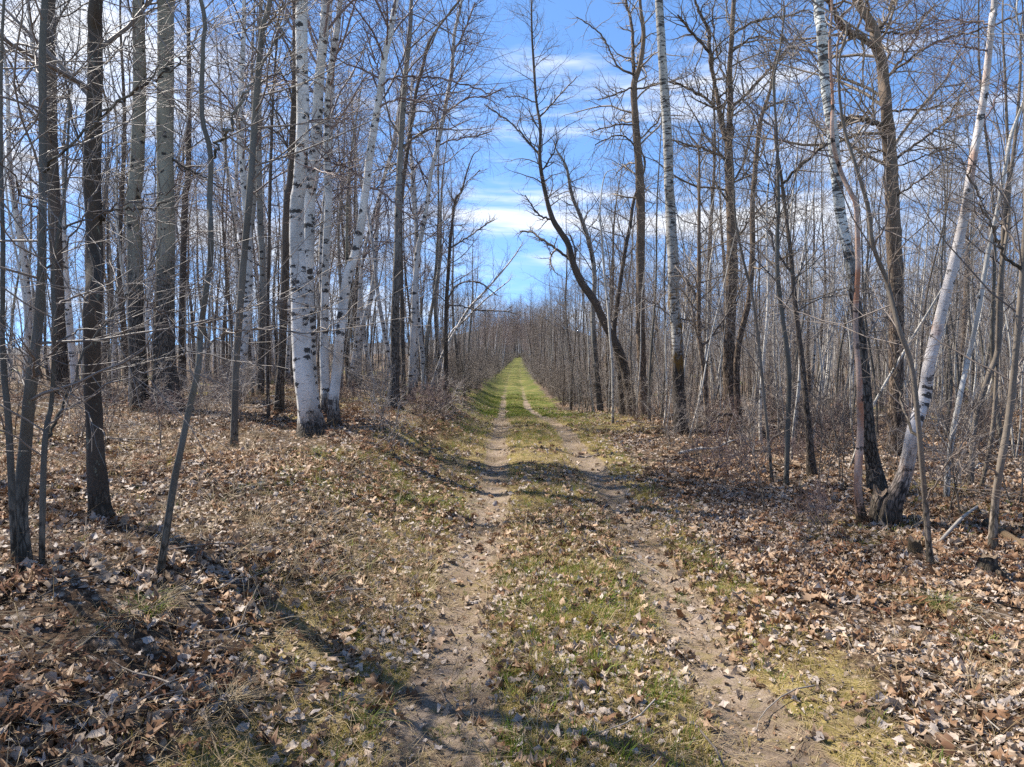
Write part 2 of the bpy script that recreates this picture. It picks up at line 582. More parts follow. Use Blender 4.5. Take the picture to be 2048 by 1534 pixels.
def simple_mat(name, stops, rough=0.8, trans=0.0, vscale=40.0):
    m, t, b = new_mat(name)
    oi = nd(t, 'ShaderNodeObjectInfo')
    tcn = nd(t, 'ShaderNodeTexCoord')
    n = noise(t, tcn.outputs['Object'], vscale, 3)
    f = math_node(t, 'ADD', math_node(t, 'MULTIPLY', oi.outputs['Random'], 0.86), math_node(t, 'MULTIPLY', n, 0.14))
    c = ramp(t, f, stops)
    c = mix_col(t, map_range(t, n, 0.3, 0.7, 0.0, 0.30), c, (0.03, 0.02, 0.012))
    link(t, c, b.inputs['Base Color'])
    b.inputs['Roughness'].default_value = rough
    if trans:
        tr = nd(t, 'ShaderNodeBsdfTranslucent')
        link(t, c, tr.inputs[0])
        mx = nd(t, 'ShaderNodeMixShader')
        mx.inputs[0].default_value = trans
        link(t, b.outputs[0], mx.inputs[1])
        link(t, tr.outputs[0], mx.inputs[2])
        link(t, mx.outputs[0], t.nodes['Material Output'].inputs[0])
    return m


M['leaf_aspen'] = simple_mat('weathered_aspen_leaf', [(0.0, (0.11, 0.068, 0.040)), (0.18, (0.22, 0.148, 0.096)), (0.36, (0.38, 0.285, 0.205)), (0.6, (0.49, 0.40, 0.325)),
                                                       (0.82, (0.40, 0.345, 0.315)), (1.0, (0.62, 0.53, 0.44))], 0.62, 0.12, 60)
M['leaf_oak'] = simple_mat('dry_oak_leaf', [(0.0, (0.10, 0.05, 0.026)), (0.3, (0.225, 0.12, 0.062)), (0.65, (0.39, 0.25, 0.15)), (1.0, (0.52, 0.395, 0.28))], 0.6, 0.12, 50)
M['grass'] = simple_mat('spring_grass', [(0.0, (0.14, 0.125, 0.02)), (0.3, (0.27, 0.225, 0.036)), (0.6, (0.40, 0.31, 0.085)), (1.0, (0.52, 0.41, 0.20))], 0.6, 0.3, 30)
M['grass_green'] = simple_mat('fresh_grass', [(0.0, (0.07, 0.12, 0.012)), (0.6, (0.16, 0.23, 0.022)), (1.0, (0.26, 0.29, 0.045))], 0.6, 0.3, 30)
M['straw'] = simple_mat('dry_straw', [(0.0, (0.16, 0.105, 0.055)), (0.5, (0.33, 0.24, 0.125)), (1.0, (0.50, 0.40, 0.25))], 0.65, 0.15, 20)
M['fern'] = simple_mat('dead_bracken', [(0.0, (0.085, 0.035, 0.018)), (0.5, (0.19, 0.082, 0.038)), (1.0, (0.28, 0.15, 0.075))], 0.8, 0.1, 20)
M['stick'] = simple_mat('grey_stick', [(0.0, (0.09, 0.07, 0.055)), (0.6, (0.20, 0.165, 0.135)), (1.0, (0.40, 0.36, 0.31))], 0.8, 0, 20)

# ------------------------------------------------------------------ the ground


def path_masks(x, y):
    u = x - path_x(y)
    wob = 0.07 * fbm(y * 0.35, y * 0 + 3.3, s=21, oct=2)
    n = fbm(x * 1.6, y * 1.1, s=31, oct=3)
    n2 = fbm(x * 0.5, y * 0.28, s=41, oct=3)
    tr = np.zeros_like(u)
    for c, k in ((-0.82, 0), (0.82, 1)):
        wdt = 0.23 + 0.04 * n2 + 0.06 * n
        dd = np.abs(u - c - wob) / np.maximum(wdt, 0.09)
        tr = np.maximum(tr, 1 - sstep(dd, 0.62, 1.35))
    tr = tr * (1 - 0.68 * sstep(y, 22, 75)) * np.clip(1.05 + 0.2 * n2, 0, 1)
    gr = 1 - sstep(np.abs(u + 0.1), 1.25, 2.2 + 0.5 * n2)
    gr = np.maximum(gr, 0.95 * np.exp(-((u + 1.65) / 0.5) ** 2))
    gr = np.maximum(gr, 0.9 * sstep(y, 22, 40) * (1 - sstep(np.abs(u), 2.0, 3.4)))
    # a green flank left of the path and the grassy shoulder on the right further on
    gr = np.maximum(gr, 0.85 * sstep(n2 + 0.35 * n, -0.25, 0.5) * sstep(-u, 1.2, 2.0) * (1 - sstep(-u, 4.5, 8)) * sstep(y, 5, 9))
    gr = np.maximum(gr, 0.9 * sstep(y, 15, 20) * (1 - sstep(y, 30, 50)) * sstep(u, 1.0, 1.4) * (1 - sstep(u, 2.8, 4.2)))
    gr = np.maximum(gr, 0.65 * sstep(n2, 0.35, 0.8) * sstep(np.abs(u), 2, 3))
    gr = np.clip(gr * (0.85 + 0.35 * n), 0, 1)
    return tr, gr


def build_ground():
    ys = [-9.0]
    while ys[-1] < 700:
        y = ys[-1]
        ys.append(y + (0.05 + 0.02 * max(0, abs(y - 4) - 2)) if y > 1.5 else y + 0.4)
    ys = np.array(ys)
    s = np.linspace(-1, 1, 331)
    X = np.sign(s) * (np.abs(s) * 7.0 + (np.abs(s) ** 4.5) * 14)
    gy, gx = np.meshgrid(ys, X, indexing='ij')
    grow_ = 1 + np.clip(gy - 6, 0, None) * 0.048
    gx = gx * grow_ + 0.45
    z = terrain(gx, gy)
    tr, gr = path_masks(gx, gy)
    ny, nx = gx.shape
    V = np.stack([gx, gy, z], -1).reshape(-1, 3)
    idx = np.arange(ny * nx).reshape(ny, nx)
    Q = np.stack([idx[:-1, :-1], idx[:-1, 1:], idx[1:, 1:], idx[1:, :-1]], -1).reshape(-1, 4)
    m, t, b = new_mat('forest_floor')
    g = nd(t, 'ShaderNodeNewGeometry')
    P = g.outputs['Position']
    a1 = nd(t, 'ShaderNodeAttribute', attribute_name='track').outputs['Fac']
    a2 = nd(t, 'ShaderNodeAttribute', attribute_name='grassy').outputs['Fac']
    n1 = noise(t, P, 1.2, 5, 0.6)
    n2 = noise(t, P, 9.0, 4, 0.6)
    n3 = noise(t, P, 55.0, 4, 0.65)
    n4 = noise(t, P, 190.0, 3, 0.6)
    # litter: leaf sized cells of many browns and greys
    vo = nd(t, 'ShaderNodeTexVoronoi')
    link(t, scale_vec(t, P, (19, 19, 19)), vo.inputs['Vector'])
    vo.inputs['Scale'].default_value = 1.0
    vs = nd(t, 'ShaderNodeSeparateColor')
    link(t, vo.outputs['Color'], vs.inputs[0])
    lit = ramp(t, vs.outputs[0], [(0.0, (0.07, 0.042, 0.025)), (0.35, (0.16, 0.098, 0.06)), (0.6, (0.28, 0.185, 0.118)), (0.85, (0.42, 0.32, 0.235)), (1.0, (0.50, 0.42, 0.34))])
    lit = mix_col(t, map_range(t, vo.outputs[0], 0.15, 0.6, 0, 0.75), lit, (0.025, 0.017, 0.012))
    lit = mix_col(t, map_range(t, n2, 0.35, 0.65, 0.0, 0.45), lit, (0.055, 0.036, 0.022))
    # moss and short dead grass
    gcol = ramp(t, math_node(t, 'ADD', math_node(t, 'MULTIPLY', n2, 0.55), math_node(t, 'MULTIPLY', n3, 0.45)),
                [(0.28, (0.06, 0.05, 0.016)), (0.42, (0.17, 0.13, 0.04)), (0.55, (0.27, 0.205, 0.085)), (0.72, (0.38, 0.295, 0.155))])
    gcol = mix_col(t, map_range(t, n1, 0.45, 0.66, 0, 0.4), gcol, (0.125, 0.12, 0.022))
    lush = nd(t, 'ShaderNodeAttribute', attribute_name='lush').outputs['Fac']
    gcol = mix_col(t, math_node(t, 'MULTIPLY', lush, map_range(t, n1, 0.34, 0.60, 0.35, 0.95)), gcol, (0.068, 0.088, 0.017))
    # bare sandy wheel tracks
    dcol = ramp(t, math_node(t, 'ADD', math_node(t, 'MULTIPLY', n3, 0.5), math_node(t, 'MULTIPLY', n4, 0.5)),
                [(0.3, (0.115, 0.082, 0.058)), (0.48, (0.205, 0.157, 0.118)), (0.7, (0.40, 0.325, 0.255))])
    dcol = mix_col(t, map_range(t, n1, 0.42, 0.62, 0, 0.7), dcol, (0.125, 0.085, 0.052))
    dcol = mix_col(t, map_range(t, n2, 0.52, 0.66, 0, 0.6), dcol, (0.17, 0.135, 0.05))
    f2 = map_range(t, math_node(t, 'ADD', a2, math_node(t, 'MULTIPLY', math_node(t, 'SUBTRACT', n2, 0.5), 0.9)), 0.28, 0.62)
    col = mix_col(t, f2, lit, gcol)
    f1 = map_range(t, math_node(t, 'ADD', a1, math_node(t, 'MULTIPLY', math_node(t, 'SUBTRACT', n2, 0.5), 0.6)), 0.22, 0.62)
    col = mix_col(t, f1, col, dcol)
    link(t, col, b.inputs['Base Color'])
    b.inputs['Roughness'].default_value = 0.95
    b.inputs['Specular IOR Level'].default_value = 0.1
    h = math_node(t, 'ADD', math_node(t, 'MULTIPLY', n3, 0.7), math_node(t, 'MULTIPLY', n4, 0.4))
    bump(t, b, h, 0.7, 0.02)
    me = make_mesh('ground', V, [Q], m, {'track': tr.ravel(), 'grassy': gr.ravel(), 'lush': (sstep(gy, 17, 34) * np.ones_like(gx)).ravel()})
    o = obj_from('ground', me)
    tag(o, 'leaf strewn forest floor crossed by a two wheel grassy track', None, None, 'structure')
    return o


ground = build_ground()

# far hill behind the end of the track


def build_hill():
    xs = np.linspace(-420, 420, 161)
    ys = np.linspace(430, 800, 40)
    gy, gx = np.meshgrid(ys, xs, indexing='ij')
    z = -3 + (9 + 26 * 1.35 * np.exp(-((gx - 8) / 60) ** 2)) * np.exp(-((gy - 640) / 110) ** 2) * (0.75 + 0.35 * fbm(gx * 0.008, gy * 0.008, s=77, oct=3)) + 1.6 * fbm(gx * 0.09, gy * 0.09, s=78, oct=2)
    ny, nx = gx.shape
    idx = np.arange(ny * nx).reshape(ny, nx)
    Q = np.stack([idx[:-1, :-1], idx[:-1, 1:], idx[1:, 1:], idx[1:, :-1]], -1).reshape(-1, 4)
    m, t, b = new_mat('wooded_hill')
    g = nd(t, 'ShaderNodeNewGeometry')
    n = noise(t, scale_vec(t, g.outputs['Position'], (0.25, 0.25, 0.25)), 1.0, 5, 0.7)
    link(t, ramp(t, n, [(0.3, (0.05, 0.052, 0.056)), (0.7, (0.11, 0.105, 0.105))]), b.inputs['Base Color'])
    me = make_mesh('hill', np.stack([gx, gy, z], -1).reshape(-1, 3), [Q], m)
    tag(obj_from('hill', me), 'low wooded hill beyond the far end of the track', None, None, 'structure')


build_hill()

# ------------------------------------------------------------------ trees
PAL = {
    # n1 limbs, start, limb length, limb angle, up, wig; n2 branches per limb, len; n3 twigs per branch, len
    'birch':   dict(n1=26, t0=0.34, l1=2.6, a1=46, up1=0.05, w1=0.13, n2=7, l2=1.0, a2=45, up2=0.00, n3=6, l3=0.50, up3=-0.03, twig='twig_red', limb=None, lk=0.36),
    'aspen':   dict(n1=22, t0=0.48, l1=2.4, a1=55, up1=0.07, w1=0.16, n2=6, l2=0.9, a2=50, up2=0.05, n3=5, l3=0.40, up3=0.05, twig='twig', limb=None, lk=0.34),
    'dark':    dict(n1=26, t0=0.30, l1=2.4, a1=55, up1=0.06, w1=0.17, n2=6, l2=0.9, a2=50, up2=0.04, n3=6, l3=0.42, up3=0.03, twig='twig', limb=None, lk=0.34),
    'oak':     dict(n1=22, t0=0.28, l1=3.0, a1=62, up1=0.05, w1=0.24, n2=7, l2=1.1, a2=55, up2=0.05, n3=6, l3=0.42, up3=0.07, twig='twig_oak', limb=None, lk=0.34),
    'sapling': dict(n1=18, t0=0.25, l1=1.5, a1=48, up1=0.06, w1=0.12, n2=4, l2=0.55, a2=45, up2=0.04, n3=3, l3=0.30, up3=0.03, twig='twig_pale', limb=None, lk=0.34),
    'young':   dict(n1=20, t0=0.18, l1=1.7, a1=55, up1=0.05, w1=0.14, n2=4, l2=0.7, a2=45, up2=0.03, n3=4, l3=0.35, up3=0.02, twig='twig', limb=None, lk=0.34),
}


def crown_geo(P, R, kind, rg, dens=1.0, lscale=1.0, tmin=None, extra=()):
    """limbs, branches and twigs grown on trunk P (K,3), R (K); extra = list of (P,R) limbs already drawn that also carry branches"""
    p = PAL[kind]
    t0 = p['t0'] if tmin is None else tmin
    H = np.linalg.norm(np.diff(P, axis=0), axis=1).sum()

    def ln(tt, rg_):
        s = (tt - t0) / max(1e-3, 1 - t0)
        prof = (0.55 + 0.9 * np.sin(np.clip(s * 0.9 + 0.15, 0, 1) * np.pi) * 0.8) * (1 - 0.55 * np.clip(s - 0.55, 0, 1) / 0.45)
        return p['l1'] * lscale * prof * (0.55 + 0.7 * rg_.random(tt.shape))
    n1 = max(3, int(p['n1'] * dens))
    C1, R1 = grow(P[None], R[None], n1, t0, 0.985, ln, p['a1'], p['w1'], p['up1'], 8, p['lk'], 0.005, 0.0025, rg)
    R1 = np.minimum(R1, 0.022 if kind != 'oak' else 0.028)
    geos = [tubes(C1, R1, 5)]
    sets = [(C1, R1)]
    for (EP, ER) in extra:
        sets.append((resample(EP, 8)[None], np.interp(np.linspace(0, 1, 8), np.linspace(0, 1, len(ER)), ER)[None]))
    PP = np.concatenate([s[0] for s in sets])
    RR = np.concatenate([s[1] for s in sets])
    nb = p['n2']
    C2, R2 = grow(PP, RR, nb, 0.15, 1.0, p['l2'] * lscale, p['a2'], p['w1'] * 1.25, p['up2'], 5, 0.55, 0.0030, 0.0018, rg)
    geos.append(tubes(C2, R2, 4))
    # the long drawn limbs carry more
    if extra:
        E2, ER2 = grow(PP[len(C1):], RR[len(C1):], nb, 0.12, 1.0, p['l2'] * 1.2 * lscale, p['a2'], p['w1'] * 1.25, p['up2'], 5, 0.55, 0.0030, 0.0018, rg)
        geos.append(tubes(E2, ER2, 4))
        C2, R2 = np.concatenate([C2, E2]), np.concatenate([R2, ER2])
    C3, R3 = grow(C2, R2, max(1, int(p['n3'])), 0.12, 1.0, p['l3'] * lscale, 46, 0.2, p['up3'], 3, 0.7, 0.0019, 0.0013, rg)
    geos.append(tubes(C3, R3, 3))
    C4, R4 = grow(PP, RR, 3, 0.2, 1.0, p['l3'] * 1.1 * lscale, 50, 0.2, p['up3'], 3, 0.5, 0.0019, 0.0013, rg)
    geos.append(tubes(C4, R4, 3))
    return join_geo(geos)


def trunk_geo(P, R, S, rough, rg, flare=0.55):
    ph = rg.random() * 6.28
    sd = int(rg.integers(1000))
    nl = int(rg.integers(3, 6))

    def disp(a, L, rr):
        ca, sa = np.cos(a) + 0 * L, np.sin(a) + 0 * L
        h = L + 0 * a
        d = 1 + rough * 0.5 * fbm(ca * 1.2 + sd, sa * 1.2, h * 1.6, s=sd, oct=2)
        d = d + rough * 0.55 * fbm(ca * 3.5, sa * 3.5 + sd, h * 4.5, s=sd + 3, oct=2)
        fl = np.exp(-h / (1.5 * rr[:, :1, :1] * 2 + 0.06))
        d = d + flare * fl * (0.65 + 0.5 * np.cos(nl * a + ph) + 0.25 * np.cos(2 * a + 1 + ph))
        return d
    return tubes(P[None], R[None], S, disp)


def stem_from_pixels(pts, Y, extra_top=None, ydrift=0.0, rg=None, n=None, base=None):
    """pts: (x, y, width px) from the foot up, in the plane at distance Y (drifting by ydrift at the top)"""
    pts = np.asarray(pts, float)
    out = []
    k = len(pts)
    for i, (x, y, w) in enumerate(pts):
        yy = Y + ydrift * (i / max(1, k - 1)) + (0.0 if rg is None or i == 0 else 0.05 * rg.normal())
        p = pix_at(x, y, yy)
        out.append([p[0], p[1], p[2], 0.5 * w / F_PX * yy])
    out = np.array(out)
    if base is not None:
        out[0, :3] = base
    if extra_top:
        dv = out[-1, :3] - out[max(0, len(out) - 3), :3]
        dv = dv / np.linalg.norm(dv)
        up = np.array([0, 0, 1.0])
        d = dv * 0.6 + up * 0.4
        d /= np.linalg.norm(d)
        p, r = out[-1, :3].copy(), out[-1, 3]
        m = max(2, int(extra_top / 1.6))
        for j in range(m):
            p = p + d * extra_top / m + (rg.normal(size=3) * np.array([0.12, 0.12, 0.0]) if rg is not None else 0)
            out = np.vstack([out, [*p, max(0.008, r * (1 - (j + 1) / m * 0.92))]])
    return out


TREE_BASES = []


def hero(name, label, pts, bark, kind, limbs=(), extra_top=4.0, tmin=None, dens=1.0, lscale=1.0, group=None, cat='tree', rough=0.16,
         S=None, Y=None, ydrift=0.0, seed=0, flare=0.5, stems=(), crown=True, twig=None, limb_part=True):
    rg = np.random.default_rng(1000 + seed + int(pts[0][0]) * 7)
    bx, by = pts[0][0], pts[0][1]
    if Y is None:
        g = pix_ground(bx, by)
    else:
        g = pix_at(bx, by, Y)
    Yd = g[1]
    gz = float(terrain(g[0], Yd))
    root_loc = np.array([g[0], Yd, gz])
    root = empty(name, root_loc, label, cat, group)
    TREE_BASES.append((g[0], Yd))
    base = np.array([g[0], Yd, gz - 0.06])

    def stem(pp, part, ex, bs=None, fl=flare, yd=ydrift):
        st = stem_from_pixels(pp, Yd, ex, yd, rg, base=bs)
        L = np.linalg.norm(np.diff(st[:, :3], axis=0), axis=1).sum()
        rmax = st[:, 3].max()
        nn = int(np.clip(L / max(0.09, rmax * 0.55), 14, 150))
        rs = resample(st, nn)
        Rr = np.maximum(rs[:, 3], 0.004)
        Pp = rs[:, :3] - root_loc
        wpx = pp[0][2]
        SS = S or (18 if wpx > 24 else 12 if wpx > 12 else 8 if wpx > 6 else 6)
        V, F, B = trunk_geo(Pp, Rr, SS, rough, rg, fl)
        o = obj_from(part, make_mesh(part, V, F, M[bark], {'bark_co': B}), root)
        return Pp, Rr, o
    P, R, _ = stem(pts, 'trunk', extra_top, base)
    ex = []
    allst = [(P, R)]
    small = []
    for sp in stems:
        q = stem(sp, 'stem', 2.5 if sp[-1][1] < 20 else None, np.array([*pix_at(sp[0][0], sp[0][1], Yd)[:2], float(terrain(*pix_at(sp[0][0], sp[0][1], Yd)[:2])) - 0.05]), 0.3)
        allst.append(q[:2])
    for lb in limbs:
        yd = float(rg.normal() * 0.6)
        st = stem_from_pixels(lb, Yd, None, yd, rg)
        # start on the nearest trunk ring so that the limb leaves the trunk itself
        cands = [(np.linalg.norm(p + root_loc - st[0, :3], axis=1).min(), p) for p, _r in allst + ex]
        dmin, pp = min(cands, key=lambda c: c[0])
        if dmin < 0.6:
            j = np.linalg.norm(pp + root_loc - st[0, :3], axis=1).argmin()
            st[0, :3] = pp[j] + root_loc
        rs = resample(st, max(8, int(len(lb) * 5)))
        Pl = rs[:, :3] - root_loc
        Pl[1:-1] += rg.normal(size=Pl[1:-1].shape) * 0.012
        Rl = np.maximum(rs[:, 3], 0.0035)
        ex.append((Pl, Rl))
        geo = tubes(Pl[None], Rl[None], 7 if lb[0][2] > 5 else 5)
        if limb_part:
            obj_from('limb', make_mesh('limb', geo[0], geo[1], M[bark if lb[0][2] > 5 or kind == 'oak' else PAL[kind]['twig']], {'bark_co': geo[2]}), root)
    if crown:
        geos = []
        for i, (p_, r_) in enumerate(allst):
            geos.append(crown_geo(p_, r_, kind, rg, dens * (1 if i == 0 else 0.6), lscale * (1 if i == 0 else 0.7), tmin, ex if i == 0 else ()))
        V, F, B = join_geo(geos)
        obj_from('crown', make_mesh('crown', V, F, M[twig or PAL[kind]['twig']]), root)
    return root


def W(*a):
    return [tuple(a[i:i + 3]) for i in range(0, len(a), 3)]


GL = 'white birches left of the track'
# ---- left side
hero('young_maple', 'clump of mossy grey stems nearest the camera at the left edge of the photo', W(45, 1139, 33, 40, 1034, 27, 50, 895, 24, 64, 746, 20, 79, 623, 17, 84, 499, 15, 86, 300, 14, 90, 0, 11),
     'smooth', 'young', limbs=[W(100, 618, 5, 173, 590, 4, 248, 578, 3, 360, 548, 2), W(84, 885, 7, 129, 811, 6, 163, 717, 5, 198, 667, 4, 262, 578, 4, 317, 499, 3, 325, 455, 2),
                               W(112, 838, 5, 198, 779, 4, 267, 756, 3, 342, 729, 3, 372, 700, 2), W(66, 760, 5, 120, 690, 4, 175, 660, 3, 240, 640, 2), W(80, 480, 5, 180, 440, 4, 260, 405, 3, 370, 375, 2),
                               W(88, 330, 6, 150, 280, 5, 240, 200, 4, 330, 130, 3, 390, 95, 2), W(85, 420, 5, 40, 380, 4, -20, 300, 3), W(88, 220, 4, 30, 260, 3, -40, 275, 2), W(82, 560, 5, 150, 470, 4, 200, 360, 3, 250, 260, 2, 280, 170, 2),
                               W(90, 80, 5, 40, 90, 5, 0, 100, 4, -40, 110, 3), W(60, 800, 5, 30, 740, 4, -20, 690, 3)],
     stems=[W(82, 1118, 11, 89, 895, 11, 104, 796, 9, 109, 648, 8, 106, 549, 7, 119, 450, 6, 130, 380, 5, 140, 200, 4), W(25, 975, 13, 17, 846, 12, 10, 771, 11, 5, 677, 9, 6, 500, 8, 2, 300, 7, 8, 0, 5)],
     group=None, lscale=0.75, dens=0.9, rough=0.16, flare=0.45, extra_top=2.0, cat='tree')
hero('maple_tree', 'dark straight trunk behind the mossy clump at the far left', W(121, 787, 26, 117, 640, 23, 112, 500, 22, 104, 300, 21, 100, 0, 19), 'dark', 'dark', extra_top=5, tmin=0.4)
hero('elm_tree', 'dark flaky barked trunk standing closest of the thick left trunks', W(203, 1043, 37, 196, 980, 32, 193, 920, 31, 186, 796, 30, 183, 697, 30, 187, 598, 32, 190, 499, 31, 183, 356, 30, 189, 192, 28, 192, 55, 26, 192, 0, 25),
     'flaky', 'dark', limbs=[W(196, 460, 6, 225, 420, 5, 300, 415, 4, 340, 400, 2), W(178, 330, 5, 150, 250, 4, 120, 110, 3), W(203, 240, 6, 250, 200, 5, 310, 160, 4, 360, 130, 2), W(203, 120, 5, 235, 110, 4, 270, 40, 3), W(178, 190, 4, 140, 140, 3, 100, 60, 2)],
     extra_top=5, tmin=0.35, dens=0.8, rough=0.28, flare=0.55)
hero('aspen_tree', 'straight olive aspen, the slimmer of the tall pair on the left', W(282, 821, 36, 279, 790, 31, 272, 648, 30, 270, 499, 28, 267, 400, 27, 274, 329, 26, 279, 164, 24, 277, 0, 21),
     'aspen', 'aspen', extra_top=6, tmin=0.55, rough=0.08, flare=0.4, group='tall olive aspens on the left')
hero('aspen_tree', 'straight olive aspen with flared dark foot, the thicker of the tall pair on the left', W(333, 818, 42, 331, 780, 38, 329, 697, 37, 331, 548, 34, 332, 400, 32, 330, 301, 31, 331, 137, 30, 331, 0, 29),
     'aspen', 'aspen', limbs=[W(345, 300, 7, 362, 330, 5, 400, 350, 4, 440, 375, 2)], extra_top=6, tmin=0.55, rough=0.08, flare=0.75, group='tall olive aspens on the left')
hero('maple_tree', 'thin dark trunk just right of the olive aspen pair', W(364, 783, 16, 365, 603, 13, 370, 400, 12, 376, 356, 11, 378, 192, 9, 376, 0, 6), 'dark', 'dark', extra_top=3, tmin=0.35)
hero('maple_sapling', 'smooth grey crooked sapling with a long fork, slanting from the leaves at left', W(317, 1148, 15, 347, 970, 14, 360, 908, 13, 377, 824, 12, 396, 739, 12, 401, 664, 12, 411, 590, 11, 421, 519, 11, 421, 451, 11, 419, 405, 11, 422, 329, 10, 418, 288, 10, 406, 246, 9, 403, 192, 9, 406, 82, 8, 402, 0, 8),
     'smooth', 'young', limbs=[W(423, 322, 7, 432, 305, 6, 444, 274, 6, 460, 252, 6, 471, 225, 6, 493, 186, 5, 515, 142, 4, 532, 115, 4, 570, 60, 3, 590, 10, 2), W(403, 664, 5, 425, 637, 4, 452, 637, 4, 482, 617, 3, 523, 607, 2, 590, 600, 2),
                               W(404, 695, 5, 442, 671, 4, 476, 661, 4, 543, 660, 3, 625, 663, 3, 665, 651, 2, 700, 630, 2), W(400, 680, 4, 340, 640, 3, 300, 610, 2, 280, 590, 2)],
     extra_top=2, tmin=0.55, dens=0.5, rough=0.06, flare=0.2, lscale=0.8)
hero('poplar_tree', 'slim grey brown tree leaning gently right in front of the dark trunks', W(467, 902, 15, 469, 841, 13, 472, 739, 13, 479, 637, 13, 486, 536, 13, 498, 400, 13, 507, 274, 12, 515, 164, 12, 526, 55, 10, 540, 0, 9),
     'smooth', 'aspen', limbs=[W(505, 250, 5, 470, 232, 4, 440, 215, 3, 400, 205, 2), W(514, 180, 5, 545, 150, 4, 575, 150, 3, 610, 130, 2), W(525, 60, 4, 560, 20, 3, 570, -20, 2)], extra_top=3, tmin=0.4)
hero('poplar_tree', 'brown trunk partly hidden behind the slim grey leaning tree', W(521, 792, 14, 524, 650, 12, 525, 535, 12, 519, 400, 12, 518, 246, 10, 522, 0, 7), 'poplar', 'dark', extra_top=3, tmin=0.4)
hero('maple_sapling', 'thin dark pole standing between the leaning tree and the big birch', W(537, 841, 7, 535, 705, 6, 536, 603, 6, 540, 400, 6, 546, 200, 5, 560, 0, 3), 'dark', 'young', extra_top=1, tmin=0.3, dens=0.7)
hero('maple_tree', 'dark trunk close behind the left flank of the big white birch', W(557, 827, 18, 560, 760, 16, 564, 705, 15, 569, 569, 15, 574, 400, 13, 581, 356, 13, 586, 246, 12, 589, 164, 11, 589, 0, 10),
     'dark', 'dark', limbs=[W(583, 320, 5, 575, 290, 4, 555, 265, 4, 530, 255, 3, 500, 262, 2), W(587, 210, 4, 565, 175, 3, 530, 160, 2)], extra_top=4, tmin=0.4)
hero('birch_tree', 'big white birch with flaring black foot nearest the track on the left', W(625, 876, 44, 621, 840, 37, 617, 815, 36, 608, 756, 36, 603, 688, 36, 599, 603, 33, 596, 536, 30, 593, 468, 28, 594, 400, 27, 599, 370, 26, 606, 246, 25, 604, 137, 24, 604, 0, 22),
     'birch', 'birch', limbs=[W(607, 330, 4, 650, 345, 3, 690, 360, 2), W(610, 245, 4, 640, 240, 3, 700, 235, 2), W(600, 165, 4, 570, 160, 3, 530, 152, 2)], extra_top=6, tmin=0.5, rough=0.07, flare=0.75, group=GL)
hero('birch_tree', 'white birch rising directly behind the big birch, leaning slightly right', W(628, 850, 24, 622, 750, 24, 618, 640, 23, 616, 570, 22, 618, 502, 21, 620, 400, 21, 625, 356, 21, 634, 246, 21, 638, 164, 19, 649, 55, 18, 652, 0, 17),
     'birch', 'birch', extra_top=5, tmin=0.5, rough=0.07, group=GL)
hero('birch_tree', 'slender white birch standing just left of the birch that leans over the track', W(652, 837, 23, 651, 800, 18, 650, 773, 17, 648, 705, 17, 650, 603, 16, 652, 502, 15, 657, 400, 15, 655, 356, 15, 655, 246, 14, 659, 164, 13, 673, 68, 12, 681, 0, 10),
     'birch', 'birch', extra_top=4, tmin=0.45, rough=0.07, group=GL)
hero('birch_tree', 'white birch leaning right toward the track with two long arching limbs', W(669, 851, 25, 667, 807, 19, 674, 739, 19, 680, 671, 18, 687, 603, 18, 697, 546, 18, 714, 495, 17, 729, 400, 15, 739, 315, 15, 750, 246, 14, 761, 178, 13, 770, 110, 12, 780, 68, 12, 793, 0, 10),
     'birch', 'birch', limbs=[W(766, 170, 5, 778, 159, 4, 802, 153, 4, 852, 155, 4, 895, 160, 3, 947, 174, 3, 983, 189, 2), W(758, 218, 5, 778, 204, 4, 802, 198, 4, 838, 203, 4, 871, 209, 3, 912, 255, 2), W(762, 160, 4, 750, 120, 3, 742, 96, 3, 733, 63, 2),
                              W(730, 362, 5, 701, 339, 4, 665, 326, 3, 640, 320, 2), W(733, 368, 5, 770, 389, 4, 800, 419, 3, 830, 440, 2)], extra_top=4, tmin=0.5, rough=0.07, group=GL)
hero('birch_tree', 'thin white birch with kinked stem standing behind the leaning birch', W(716, 773, 12, 718, 705, 11, 728, 644, 11, 743, 590, 10, 750, 536, 9, 753, 468, 8, 758, 400, 8, 772, 342, 7, 791, 274, 7, 803, 180, 6, 815, 100, 5, 822, 0, 4),
     'birch_small', 'birch', extra_top=2, tmin=0.45, group=GL)
hero('poplar_tree', 'dark trunk turning pale higher up, left of the forked roadside birch', W(785, 817, 23, 787, 780, 20, 790, 739, 19, 790, 637, 17, 794, 536, 15, 797, 400, 14, 801, 301, 12, 806, 219, 11, 811, 151, 10, 819, 68, 9, 823, 0, 7),
     'poplar', 'aspen', limbs=[W(800, 325, 4, 770, 335, 3, 745, 345, 2), W(803, 290, 4, 840, 270, 3, 870, 250, 2)], extra_top=3, tmin=0.42)
hero('maple_tree', 'thin dark tree curving right across the pale poplar', W(808, 806, 9, 806, 700, 8, 803, 560, 8, 802, 411, 8, 819, 274, 7, 832, 186, 7, 846, 131, 6, 860, 82, 5, 887, 41, 4, 920, 0, 3), 'dark', 'dark', extra_top=1, tmin=0.35, lscale=0.8)
